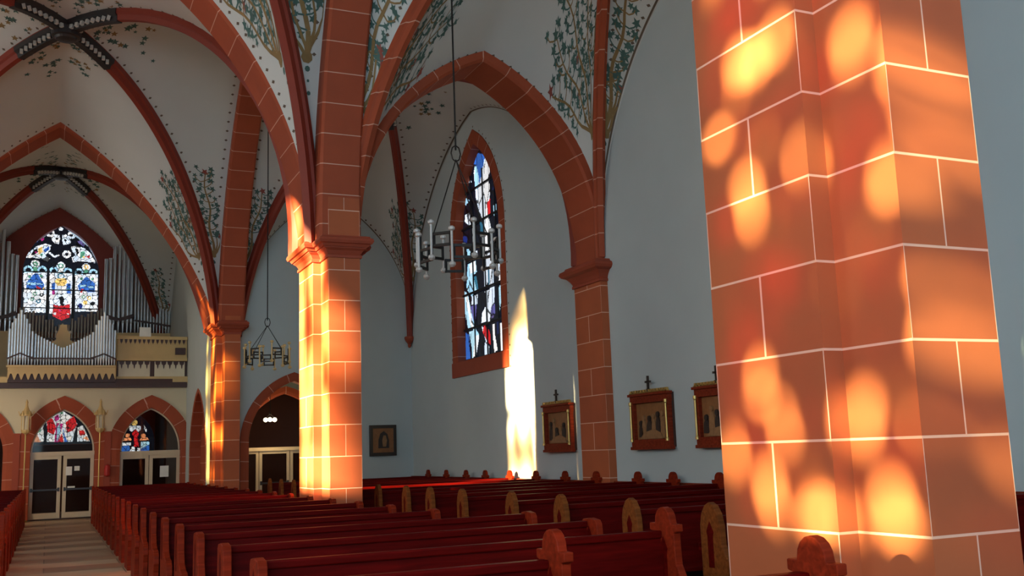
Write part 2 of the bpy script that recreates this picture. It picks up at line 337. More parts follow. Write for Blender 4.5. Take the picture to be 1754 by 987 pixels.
GLASS_AISLE=[('p',[(25.85,10.25),(25.55,10.2),(25.56,9.75),(25.73,9.57),(25.57,9.4),(25.61,8.92),(25.79,8.83),(25.77,8.51),(25.65,8.31),(25.58,8.12),(25.61,7.85),(25.57,7.74),(25.55,7.44),(26.06,7.54),(26.11,7.99),(26.08,8.4),(26.41,8.8),(26.6,9.17),(26.66,9.58),(26.72,10.03),(26.64,10.22),(26.5,10.15),(26.34,9.6),(26.1,9.86),(25.99,10.15)],'w'),('p',[(26.36,10.54),(25.84,10.36),(25.94,10.17),(26.14,9.87),(26.3,9.59),(26.48,9.96),(26.52,10.23),(26.84,10.35)],'b'),('p',[(26.64,10.22),(26.46,10.16),(26.33,9.74),(26.45,9.45),(26.66,9.61)],'c'),('p',[(27.1,10.02),(26.88,9.78),(27.25,9.86)],'w'),('p',[(27.38,9.43),(27.1,9.29),(27.4,9.21),(27.58,9.33)],'c'),('p',[(27.79,9.16),(27.55,9.07),(27.65,8.98)],'w'),('p',[(27.51,8.91),(27.18,8.94),(27.1,8.78),(27.2,8.69),(26.93,8.49),(27.25,8.56),(27.53,8.73)],'w'),('p',[(27.07,8.45),(26.85,8.36),(26.91,8.19),(26.99,8.28)],'w'),('p',[(26.96,8.17),(26.78,8.06),(26.79,7.92),(26.97,7.99)],'w'),('p',[(27.75,8.3),(27.37,8.26),(27.39,8.04),(27.67,8.14)],'n'),('p',[(27.58,8.01),(27.3,7.95),(27.26,7.77),(27.54,7.83)],'c'),('p',[(26.98,7.9),(26.8,7.85),(26.76,7.68),(26.99,7.72)],'w'),('p',[(25.46,10.21),(25.26,10.08),(25.19,9.93),(25.43,10.1)],'w'),('p',[(25.12,9.73),(24.92,9.64),(25.05,9.52),(25.14,9.6)],'w'),('p',[(25.09,9.0),(24.69,8.94),(24.68,8.56),(24.89,8.48),(25.04,8.68)],'b'),('p',[(25.14,9.46),(24.82,9.38),(24.76,9.06),(25.41,9.19)],'n'),('p',[(25.37,8.73),(25.16,8.71),(25.19,8.38),(25.35,8.41)],'c'),('p',[(24.81,8.46),(24.65,8.42),(24.66,7.79),(24.94,7.81),(25.0,8.1),(24.87,8.27)],'w'),('p',[(24.95,7.78),(24.59,7.74),(24.59,7.25),(24.9,7.31),(24.92,7.61)],'w'),('p',[(25.78,8.93),(25.56,8.95),(25.6,8.5),(25.77,8.51)],'r'),('p',[(26.39,8.47),(26.12,8.41),(26.11,7.99),(26.38,8.01)],'t'),('p',[(27.42,7.8),(27.16,7.75),(27.23,7.53),(27.39,7.52)],'c'),('p',[(27.39,7.4),(26.78,7.4),(26.71,7.04),(27.01,6.98),(26.75,6.47),(27.16,6.37),(27.55,6.67),(27.47,7.13)],'c'),('p',[(27.29,7.36),(26.8,7.39),(26.76,7.09),(27.21,7.05)],'w'),('p',[(26.97,6.93),(26.77,6.93),(26.6,6.48),(26.73,6.46)],'t'),('p',[(27.01,7.72),(26.61,7.64),(26.63,7.45),(27.07,7.58)],'w'),('p',[(26.15,7.32),(25.49,7.24),(25.51,6.49),(25.79,6.46),(25.87,6.59),(26.17,6.49)],'w'),('p',[(25.89,7.01),(25.77,6.99),(25.8,6.54),(25.9,6.52)],'t'),('p',[(26.13,7.51),(25.48,7.42),(25.49,7.27),(26.15,7.36)],'w'),('p',[(25.19,6.99),(24.83,7.0),(24.58,6.88),(24.61,6.52),(25.14,6.52),(25.22,6.7)],'w'),('p',[(25.25,7.38),(24.64,7.26),(24.66,6.97),(25.23,7.04)],'w'),('p',[(24.77,6.73),(24.3,6.65),(24.38,6.23),(24.82,6.12),(24.92,6.47)],'r'),('p',[(27.71,6.62),(27.46,6.5),(27.2,5.87),(26.92,5.53),(26.93,5.38),(27.49,5.41),(27.71,5.94)],'c'),('p',[(27.67,6.45),(27.47,6.42),(27.16,5.71),(27.08,5.43),(27.28,5.46)],'w'),('p',[(27.29,6.08),(26.78,6.09),(26.91,5.68),(27.07,5.62)],'u'),('p',[(27.16,6.39),(26.71,6.36),(26.73,6.08),(27.18,6.14)],'w'),('p',[(26.17,6.37),(25.47,6.41),(25.5,5.97),(25.74,5.86),(25.87,5.47),(26.48,5.49),(26.41,5.77),(26.01,6.01)],'w'),('p',[(25.25,6.34),(24.98,6.37),(24.91,6.1),(25.17,5.67),(25.28,5.9)],'c'),('p',[(24.91,6.1),(24.5,6.29),(24.57,5.48),(24.96,5.49)],'c'),('p',[(25.75,5.82),(25.46,5.93),(25.49,5.56),(25.77,5.53)],'u'),('p',[(27.44,5.36),(26.93,5.38),(26.7,5.2),(26.98,4.73),(27.25,4.53),(27.27,4.88)],'c'),('p',[(27.7,5.35),(27.45,5.28),(27.35,4.54),(27.81,4.54)],'b'),('p',[(26.95,5.19),(26.65,5.19),(26.94,4.61),(27.2,4.56)],'w'),('p',[(26.49,5.4),(26.33,5.34),(26.01,4.89),(26.19,4.91)],'w'),('p',[(26.3,5.41),(26.02,5.3),(25.85,5.09),(25.87,4.8),(26.1,4.9),(26.41,5.24)],'r'),('p',[(25.73,5.38),(25.55,5.35),(25.53,5.02),(25.39,4.6),(25.62,4.55)],'w'),('p',[(26.29,4.92),(25.97,4.77),(25.99,4.54),(26.32,4.55)],'w'),('p',[(25.15,5.34),(24.98,5.28),(25.04,4.53),(25.21,4.55)],'w'),('p',[(24.79,5.4),(24.57,5.41),(24.6,4.56),(24.9,4.55),(24.74,4.96)],'w'),('p',[(25.37,5.4),(25.16,5.38),(25.19,5.02),(25.37,5.04)],'n')]
GLASS_ORGAN=[('r',0.17,11.84,0.08,0.0,'w'),('r',-0.22,11.61,0.16,0.06,'w'),('r',0.59,11.59,0.16,0.06,'w'),('p',[(-0.05,11.58),(0.12,11.59),(0.15,11.42),(0.11,11.18),(-0.02,11.19),(-0.2,11.35)],'w'),('p',[(0.23,11.57),(0.38,11.61),(0.57,11.32),(0.55,11.2),(0.29,11.14),(0.24,11.33)],'w'),('r',0.02,11.41,0.05,0.0,'k'),('r',0.36,11.36,0.05,0.0,'k'),('p',[(-0.63,11.38),(-0.55,11.5),(-0.44,11.36),(-0.54,11.26)],'m'),('r',-0.75,11.25,0.04,0.0,'b'),('p',[(0.83,11.34),(1.01,11.4),(1.17,11.23),(1.08,11.13),(0.9,11.24)],'u'),('p',[(-1.14,10.51),(-1.04,10.73),(-0.75,11.03),(-0.41,11.17),(-0.19,11.11),(-0.21,10.92),(-0.39,10.66),(-0.21,10.53),(-0.3,10.4),(-0.56,10.51),(-0.86,10.54)],'w'),('p',[(-0.95,10.64),(-0.83,10.88),(-0.72,10.94),(-0.68,10.79),(-0.82,10.64)],'k'),('p',[(-0.68,10.94),(-0.53,11.04),(-0.5,10.8),(-0.65,10.67)],'y'),('p',[(-0.46,10.9),(-0.28,11.06),(-0.25,10.94),(-0.4,10.78)],'b'),('r',-0.76,10.77,0.05,0.0,'m'),('r',-0.54,10.68,0.05,0.0,'g'),('l',[(-0.22,10.77),(-0.04,10.61),(0.11,10.69)],0.08,'w'),('r',0.43,10.75,0.17,0.07,'w'),('p',[(0.6,11.08),(0.77,11.14),(1.09,11.06),(1.36,10.85),(1.6,10.42),(1.33,10.45),(0.93,10.48),(0.68,10.41),(0.63,10.62),(0.79,10.72),(0.62,10.91)],'w'),('p',[(0.75,11.01),(0.86,11.02),(0.91,10.83),(0.83,10.72)],'k'),('p',[(0.96,10.88),(1.13,10.94),(1.14,10.74),(0.97,10.58)],'g'),('p',[(1.16,10.69),(1.36,10.75),(1.32,10.61)],'r'),('r',1.1,10.66,0.04,0.0,'y'),('r',-0.76,10.28,0.17,0.0,'w'),('r',-0.76,10.28,0.1,0.04,'g'),('r',0.22,10.24,0.17,0.0,'w'),('r',0.22,10.24,0.11,0.06,'g'),('r',1.21,10.23,0.16,0.0,'w'),('r',1.21,10.23,0.1,0.05,'y'),('r',-1.02,10.01,0.19,0.1,'c'),('r',-0.49,10.01,0.19,0.1,'c'),('r',-0.04,10.0,0.18,0.09,'c'),('r',0.5,9.98,0.19,0.1,'c'),('r',0.94,9.99,0.17,0.09,'c'),('r',1.5,9.99,0.17,0.08,'c'),('p',[(-0.84,9.97),(-0.67,9.97),(-0.7,10.17),(-0.82,10.16)],'g'),('p',[(0.13,9.98),(0.33,9.99),(0.28,10.11),(0.17,10.11)],'w'),('p',[(1.12,9.98),(1.32,9.99),(1.27,10.13),(1.16,10.13)],'g'),('p',[(-1.2,9.88),(-0.31,9.92),(-0.25,8.22),(-1.13,8.2)],'w'),('p',[(-0.21,9.92),(0.68,9.96),(0.73,8.19),(-0.15,8.17)],'w'),('p',[(0.79,9.89),(1.68,9.93),(1.72,8.32),(0.84,8.29)],'w'),('p',[(-1.07,9.48),(-0.79,9.86),(-0.66,9.87),(-0.39,9.41),(-0.38,9.17),(-1.06,9.19)],'b'),('p',[(-1.03,9.47),(-0.69,9.48),(-0.69,9.39),(-1.03,9.38)],'c'),('p',[(-0.67,9.45),(-0.46,9.45),(-0.45,9.4),(-0.67,9.39)],'c'),('p',[(-0.71,9.35),(-0.51,9.26),(-0.55,9.16),(-0.66,9.21)],'r'),('r',-0.96,9.72,0.06,0.0,'g'),('r',-0.52,9.76,0.06,0.0,'g'),('r',-0.73,9.01,0.09,0.05,'g'),('r',-0.48,8.97,0.08,0.03,'k'),('r',-0.84,8.77,0.08,0.04,'g'),('r',-0.58,8.69,0.09,0.04,'t'),('r',-0.41,9.26,0.04,0.0,'y'),('r',0.24,9.79,0.14,0.09,'t'),('p',[(0.01,9.57),(0.08,9.69),(0.42,9.71),(0.49,9.54),(0.39,9.39),(0.11,9.38)],'y'),('p',[(-0.1,9.49),(0.02,9.5),(0.03,9.23),(-0.09,9.23)],'b'),('p',[(-0.08,9.2),(0.03,9.21),(0.03,8.99),(-0.07,8.99)],'m'),('p',[(0.47,9.49),(0.62,9.49),(0.64,9.06),(0.49,9.05)],'b'),('p',[(0.5,9.3),(0.61,9.3),(0.61,9.23),(0.5,9.22)],'t'),('r',0.28,8.83,0.3,0.0,'w'),('p',[(0.21,8.9),(0.32,8.95),(0.41,8.81),(0.33,8.57),(0.24,8.61)],'k'),('r',0.11,8.8,0.02,0.0,'k'),('p',[(-0.04,8.58),(0.2,8.52),(0.42,8.55),(0.63,8.6),(0.65,8.05),(0.31,7.9),(-0.02,8.08)],'r'),('r',0.25,8.33,0.04,0.0,'m'),('r',0.47,8.38,0.03,0.0,'m'),('r',0.06,8.18,0.05,0.0,'w'),('r',0.55,8.18,0.04,0.0,'w'),('r',0.35,8.57,0.06,0.0,'k'),('p',[(0.91,9.41),(1.19,9.78),(1.28,9.79),(1.58,9.53),(1.59,9.14),(0.97,9.17)],'b'),('p',[(0.98,9.45),(1.24,9.46),(1.25,9.37),(0.98,9.36)],'c'),('p',[(1.31,9.4),(1.53,9.41),(1.54,9.33),(1.32,9.33)],'c'),('p',[(1.03,9.27),(1.14,9.27),(1.08,9.12),(1.02,9.12)],'r'),('r',1.04,9.71,0.06,0.0,'g'),('r',1.48,9.72,0.06,0.0,'g'),('r',1.15,8.93,0.08,0.04,'g'),('r',1.37,8.89,0.09,0.04,'y'),('r',1.22,8.69,0.09,0.0,'y'),('r',1.03,8.54,0.1,0.0,'n'),('r',1.51,8.65,0.09,0.0,'k')]
GLASS_RED=[('p',[(-0.06,2.84),(-0.07,3.03),(-0.03,3.25),(-0.12,3.7),(0.13,3.92),(0.43,4.14),(0.85,3.85),(1.07,3.56),(0.98,3.23),(0.91,2.81)],'w'),('p',[(-0.1,3.81),(0.11,3.81),(0.28,3.41),(0.18,3.11),(-0.05,3.25)],'r'),('p',[(0.63,3.63),(0.93,3.88),(1.07,3.51),(0.92,3.28),(0.67,3.18)],'r'),('p',[(0.27,3.61),(0.53,3.57),(0.37,2.82),(0.22,2.83)],'m'),('p',[(0.3,3.41),(0.4,3.58),(0.46,3.24),(0.32,2.85)],'c'),('p',[(0.5,3.52),(0.62,3.07),(0.73,2.81),(0.6,2.82)],'b'),('p',[(0.37,2.82),(0.49,3.18),(0.58,2.82)],'r'),('p',[(0.18,3.86),(0.33,3.97),(0.39,3.75),(0.24,3.66)],'m'),('r',0.46,4.02,0.06,0.0,'g'),('p',[(-0.67,2.85),(-0.56,3.21),(-0.22,3.59),(-0.17,2.87)],'w'),('p',[(-0.64,2.85),(-0.58,3.15),(-0.46,3.21),(-0.29,2.84)],'o'),('p',[(-0.39,3.43),(-0.29,3.48),(-0.28,3.26),(-0.41,3.21)],'g'),('p',[(1.1,2.83),(1.08,3.39),(1.28,3.5),(1.57,2.82)],'w'),('p',[(1.13,3.28),(1.34,3.27),(1.4,3.1),(1.19,3.05)],'r'),('p',[(1.3,2.94),(1.45,3.05),(1.55,2.85)],'o')]
GLASS_BLUE=[('r',3.32,3.55,0.12,0.0,'y'),('p',[(3.09,3.42),(3.56,3.41),(3.57,3.24),(3.47,3.16),(3.35,3.29),(3.24,3.17),(3.12,3.22)],'w'),('r',3.05,3.02,0.09,0.0,'o'),('r',3.68,2.99,0.09,0.0,'o'),('p',[(2.82,2.81),(2.94,2.93),(3.17,2.92),(3.24,2.79)],'o'),('p',[(3.53,2.81),(3.62,2.93),(3.83,2.93),(3.93,2.79)],'o'),('p',[(3.37,3.27),(3.5,3.09),(3.45,2.94),(3.51,2.54),(3.3,2.54),(3.31,2.94),(3.21,3.09)],'r'),('p',[(2.82,2.73),(3.2,2.72),(3.2,2.6),(2.83,2.61)],'w'),('p',[(2.83,2.58),(3.13,2.6),(3.18,2.35),(2.83,2.31)],'b'),('p',[(3.25,2.55),(3.34,2.54),(3.35,2.28),(3.12,2.29)],'w'),('p',[(3.58,2.74),(3.93,2.73),(3.94,2.27),(3.59,2.29)],'c'),('p',[(3.59,2.29),(3.58,2.44),(3.94,2.63),(3.94,2.27)],'b'),('p',[(3.44,2.49),(3.57,2.49),(3.58,2.28),(3.45,2.28)],'w'),('p',[(3.7,3.43),(3.8,3.28),(3.82,3.08),(3.71,3.28)],'w')]

# ------------------------------------------------------------------ main dimensions
XN, XA0, XA1 = 4.6, 5.5, 11.0           # nave face of the piers, aisle face of the piers, outer wall
SPR = 6.03                               # height of the impost
PIERS = [4.51, 18.6, 31.1]               # near end of each pier along the nave
PD = 1.78                                # pier depth
# ------------------------------------------------------------------ floor and walls
struct(MB().box(-11.4, 11.4, -12, 46.6, -0.2, 0).build('floor', 'floor_tiles_lit_bands'))

WIN_AISLE = [(23.9, 4.46)]
win_out = lambda cy: arch_outline(1.66, 8.2, 10.75, 12, 0.13, 4.46, cy)
struct(wall('wall_north', 'X', XA1, XA1+0.55, [(-3, 0), (32.2, 0), (32.2, 13), (-3, 13)], [win_out(26.1)], 'plaster'))
S_OUT = lambda cy, a: arch_outline(a, 7.6, 10.3, 8, 0.14, 4.4, cy)
SOUTH = [(-0.6, 1.15, 'sun_glass_red'), (14.7, 2.05, 'sun_glass_amber'), (26.75, 1.5, 'sun_glass_gold')]
struct(wall('wall_south', 'X', -XA1-0.5, -XA1, [(-12, 0), (46.6, 0), (46.6, 22), (-12, 22)], [S_OUT(cy, a) for cy, a, _ in SOUTH], 'plaster'))
for i, (cy, a, gm) in enumerate(SOUTH):
    w = struct_empty('window_%d' % (5+i), (-XA1-0.3, cy, 4.4)); o_ = S_OUT(cy, a)
    MB().prism(o_, PL['X'](-XA1-0.31), PL['X'](-XA1-0.30)).build('glass', gm, w)
    b = MB()
    for z in (5.4, 6.4, 7.4, 8.4): b.box(-XA1-0.33, -XA1-0.28, cy-a, cy+a, z-0.025, z+0.025)
    b.box(-XA1-0.33, -XA1-0.28, cy-0.03, cy+0.03, 4.4, 10.1); b.build('glazing_bar', 'lead', w)

# west end of the aisle with its deep arched doorway
AD = arch_outline(1.43, 2.5, 4.28, 12, 0.15, 0.0, 7.05)
wall('wall_aisle_west', 'Y', 32.0, 32.5, [(XN+0.2, 0), (XA1+0.3, 0), (XA1+0.3, 13), (XN+0.2, 13)], [AD], 'plaster')
o = surround('trim_1', 'Y', 31.95, 32.4, AD, 0.24, 'stone_arch'); struct(o)
# vaulted passage behind it
ps = MB(); L_, R_, T_ = 5.25, 9.6, 4.9
ps.box(L_-0.2, L_, 32.5, 38.8, 0, T_).box(R_, R_+0.2, 32.5, 38.8, 0, T_).box(L_, R_, 32.5, 38.8, T_, T_+0.2)
struct(ps.build('wall_passage', 'plaster'))
AD2 = arch_outline(1.5, 2.4, 4.05, 12, 0.15, 0.0, 7.35)
wall('wall_passage_west', 'Y', 34.7, 34.95, [(L_, 0), (R_, 0), (R_, T_), (L_, T_)], [AD2], 'plaster')
struct(surround('trim_2', 'Y', 34.6, 34.9, AD2, 0.22, 'stone_arch'))
for sx in (1, -1):                        # little ribs of the passage vault
    g = arc((7.42+sx*1.95, 32.55, 2.6), (7.42-sx*0.1, 33.6, 4.85), 0.16); rr = []
    for i in range(13):
        p = g(i/12); rr.append([(p.x-0.09, p.y, p.z), (p.x-0.05, p.y, p.z-0.14), (p.x+0.05, p.y, p.z-0.14), (p.x+0.09, p.y, p.z)])
    struct(MB().sweep(rr).build('trim_%d' % (3 if sx > 0 else 4), 'rib_paint'))

# organ bay: side wall with a blind arch, west wall below and above the gallery
BA = arch_outline(1.95, 2.3, 4.2, 12, 0.14, 0.0, 35.75)
wall('wall_nave_north', 'X', XN, XN+0.5, [(33.4, 0), (46.2, 0), (46.2, 13), (33.4, 13)], [BA], 'plaster')
struct(surround('trim_5', 'X', XN-0.02, XN+0.4, BA, 0.10, 'stone_arch'))
struct(MB().prism(offset_poly(BA, 0.02), PL['X'](XN+0.35), PL['X'](XN+0.48)).build('wall_blind_arch', 'stone_arch'))
WA = [arch_outline(1.06, 2.35, 3.85, 12, 0.15, 0.0, 0.47), arch_outline(1.06, 2.35, 3.85, 12, 0.15, 0.0, 3.38), arch_outline(1.06, 2.35, 3.85, 12, 0.15, 0.0, -2.44)]
wall('wall_west_lower', 'Y', 39.0, 39.4, [(-4.6, 0), (XN, 0), (XN, 4.7), (-4.6, 4.7)], WA, 'plaster_warm')
for i, a in enumerate(WA): struct(surround('trim_%d' % (6+i), 'Y', 38.93, 39.35, a, 0.40, 'stone_arch'))
struct(MB().box(1.82, 2.03, 38.9, 39.0, 0, 3.0).box(-1.10, -0.89, 38.9, 39.0, 0, 3.0).box(4.43, 4.6, 38.94, 39.0, 0, 2.7).build('trim_9', 'stone_plain'))
WW = arch_outline(1.52, 9.9, 12.0, 12, 0.15, 7.4, 0.25)
nr = [arch_outline(1.15, 2.85, 4.2, 10, 0.15, 2.72, 0.5), arch_outline(0.78, 2.7, 3.95, 10, 0.15, 2.0, 3.35)]
wall('wall_west', 'Y', 46.0, 46.5, [(-4.8, 0), (4.8, 0), (4.8, 14), (-4.8, 14)], [WW]+nr, 'stone_plain')
struct(surround('trim_10', 'Y', 45.93, 46.3, WW, 0.95, 'rib_paint'))
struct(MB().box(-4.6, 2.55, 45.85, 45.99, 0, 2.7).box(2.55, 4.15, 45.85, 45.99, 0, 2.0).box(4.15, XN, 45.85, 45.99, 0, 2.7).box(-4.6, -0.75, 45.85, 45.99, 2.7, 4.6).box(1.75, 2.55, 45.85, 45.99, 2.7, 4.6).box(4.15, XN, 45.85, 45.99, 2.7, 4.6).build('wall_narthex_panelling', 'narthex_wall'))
struct(MB().box(-4.8, -4.6, 19.0, 46.2, 0, 13.5).build('wall_nave_south', 'plaster')) if False else None
struct(MB().box(-4.9, -4.6, 33.4, 46.2, 0, 13.5).build('wall_nave_south', 'plaster'))
struct(MB().box(-4.6, XN, 38.75, 46.0, 4.70, 4.95).build('ceiling_gallery', 'gilt_wood'))

# wainscot on the outer wall
wn = MB().box(XA1-0.05, XA1, 6, 32, 0, 1.06).box(XA1-0.09, XA1, 6, 32, 1.06, 1.12)
for k in range(18): wn.box(XA1-0.075, XA1-0.05, 6.6+k*1.42, 7.75+k*1.42, 0.25, 0.92)
struct(wn.build('baseboard_north', 'wainscot_wood'))
struct(MB().box(XA0, XA1-0.1, 31.93, 32.0, 0, 1.08).build('baseboard_west', 'wainscot_wood')) if False else None

# ------------------------------------------------------------------ piers
def pier(y0, label, deep=PD, b=5.38, d=5.5, south=False):
    if south: p = struct_empty('pier_south', (-5.13, y0+deep/2, 0))
    else:
        p = thing('stone_pier', label, 'pillar', (5.13, y0+deep/2, 0), 'red sandstone piers of the arcade')
    a, c = 4.76, XN
    n1 = 0.6; poly = [(a, y0), (b, y0), (b, y0+n1), (d, y0+n1), (d, y0+deep), (c, y0+deep), (c, y0+n1), (a, y0+n1)]
    if south: poly = [(-x, y) for x, y in poly[::-1]]
    def skin(z0, z1, nm, par):
        m = MB(); n = len(poly)
        for i in range(n):
            q, r = poly[i], poly[(i+1) % n]; L = math.dist(q, r); front = abs(q[1]-r[1]) < 1e-6
            uu = (0.25, 0.25) if L < 0.62 else ((0.5, 1.5) if front else (0.0, 1.0))
            m.face([(*q, z0), (*r, z0), (*r, z1), (*q, z1)], [(uu[0], z0-0.07+5.9), (uu[1], z0-0.07+5.9), (uu[1], z1-0.07+5.9), (uu[0], z1-0.07+5.9)])
        m.face([(*q, z1) for q in poly]); m.face([(*q, z0) for q in poly[::-1]])
        return m.build(nm, 'stone_blocks', par)
    skin(0.02, 5.64, 'shaft', p)
    skin(SPR, 11.6, 'springer', p)
    for nm, prof in (('capital', [(5.62, 0.0), (5.62, 0.035), (5.67, 0.035), (5.69, 0.01), (5.76, 0.05), (5.80, 0.10), (5.82, 0.10), (5.82, 0.13), (5.87, 0.16), (5.88, 0.20), (5.93, 0.225), (5.98, 0.21), (6.0, 0.17), (6.03, 0.16), (6.035, 0.02)]),
                     ('base', [(0, 0.16), (0.3, 0.16), (0.34, 0.10), (0.42, 0.09), (0.46, 0.01)])):
        rg = [[(x, y, z) for x, y in offset_poly(poly, o_)] for z, o_ in prof]
        MB().sweep(rg).build(nm, 'stone_plain', p)
    return p
pier(PIERS[0], 'massive red sandstone pier close to the camera, dappled with coloured sunlight', b=5.5, d=5.62)
pier(PIERS[1], 'red sandstone pier at mid distance, its nave side in bright sun')
pier(PIERS[2], 'far red sandstone pier beside the small hanging ring lamp', b=5.22, d=5.32)

for y_ in PIERS[1:]: pier(y_, '', south=True)
# wall pilaster
pt = thing('wall_pilaster', 'slim red sandstone half pier against the outer aisle wall, between two framed reliefs', 'pillar', (10.93, 19.4, 0))
m = MB(); x_, ya, yb = 10.82, 18.78, 19.98
for (q, r, uu) in (((x_, yb), (x_, ya), (0, 1)), ((x_, ya), (XA1, ya), (.25, .25)), ((XA1, yb), (x_, yb), (.25, .25))):
    m.face([(*q, 0), (*r, 0), (*r, 5.6), (*q, 5.6)], [(uu[0], 5.3), (uu[1], 5.3), (uu[1], 10.9), (uu[0], 10.9)])
m.build('shaft', 'stone_blocks', pt)
poly = [(x_, ya), (XA1+0.1, ya), (XA1+0.1, yb), (x_, yb)]
pf = [(5.42, 0), (5.42, 0.04), (5.47, 0.04), (5.5, 0.02), (5.58, 0.06), (5.66, 0.13), (5.68, 0.18), (5.70, 0.22), (5.76, 0.26), (5.82, 0.24), (5.86, 0.16), (5.9, 0.14)]
MB().sweep([[(x, y, z) for x, y in offset_poly(poly, o_)] for z, o_ in pf]).build('capital', 'stone_plain', pt)

# corbel in the far corner
cb = MB().lathe((10.9, 31.88, 5.35), [(0.03, 0), (0.06, 0.06), (0.05, 0.12), (0.13, 0.22), (0.17, 0.30), (0.17, 0.36), (0.13, 0.38)], 12).build('rib_corbel', 'stone_plain')
tag(cb, 'small carved red corbel carrying a vault rib in the far corner of the aisle', 'corbel')

# ------------------------------------------------------------------ arches and vaults
def band(name, plane, c0, c1, left, apex, right, sagl, sagr, depth, label, n=22, lip=0.05):
    """arch ring: left and right springing points and apex in the profile plane"""
    V3 = (lambda a: Vector((a[0], 0, a[1])))
    fl, fr = arc(V3(left), V3(apex), sagl), arc(V3(right), V3(apex), sagr)
    pts = [(fl(i/n).x, fl(i/n).z) for i in range(n+1)] + [(fr(i/n).x, fr(i/n).z) for i in range(n-1, -1, -1)]
    N = []
    for i in range(len(pts)):
        if i == n: N.append(Vector((0, 1.35))); continue
        a, b = Vector(pts[max(0, i-1)]), Vector(pts[min(len(pts)-1, i+1)])
        if i == n-1: b = Vector(pts[i])
        if i == n+1: a = Vector(pts[i])
        t = (b-a).normalized(); N.append(Vector((-t.y, t.x)))
    rings = []; uvs = []; d = 0
    for i, p in enumerate(pts):
        if i: d += math.dist(pts[i], pts[i-1])
        q = lambda o_, c: (lambda w: PL[plane](c)(w[0], w[1]))((p[0]+N[i].x*o_, p[1]+N[i].y*o_))
        rings.append([q(0, c0+lip), q(0, c1-lip), q(lip, c1), q(depth, c1), q(depth, c0), q(lip, c0)]); uvs.append(d)
    o = MB().sweep(rings, True, 0, uvs).build(name, 'stone_arch')
    tag(o, label, 'arch', 'red sandstone arches')
    return o
AP19, AP32 = 12.55, 12.0
band('stone_arch', 'Y', 19.2, 20.36, (-4.55, SPR), (0, AP19), (4.55, SPR), 0.145, 0.145, 0.5, 'great pointed red sandstone arch crossing the nave from the sunlit middle pier')
band('stone_arch', 'Y', 31.7, 32.86, (-4.55, SPR), (0, AP32-0.15), (4.55, SPR), 0.085, 0.085, 0.5, 'pointed red arch across the nave in front of the organ loft')
band('stone_arch', 'X', 4.60, 5.42, (6.27, SPR), (12.45, 15.4), (18.62, SPR), 0.155, 0.155, 0.5, 'high red sandstone arcade arch rising from the middle pier towards the camera')
band('stone_arch', 'X', 4.60, 5.34, (20.40, SPR), (25.75, 13.6), (31.12, SPR), 0.13, 0.13, 0.5, 'dark red arcade arch rising from the far pier')
band('stone_arch', 'Y', 18.85, 20.05, (XA0-0.05, SPR), (8.25, 10.15), (10.88, 5.9), 0.16, 0.16, 0.42, 'pointed red arch spanning the side aisle in front of the tall stained glass window')

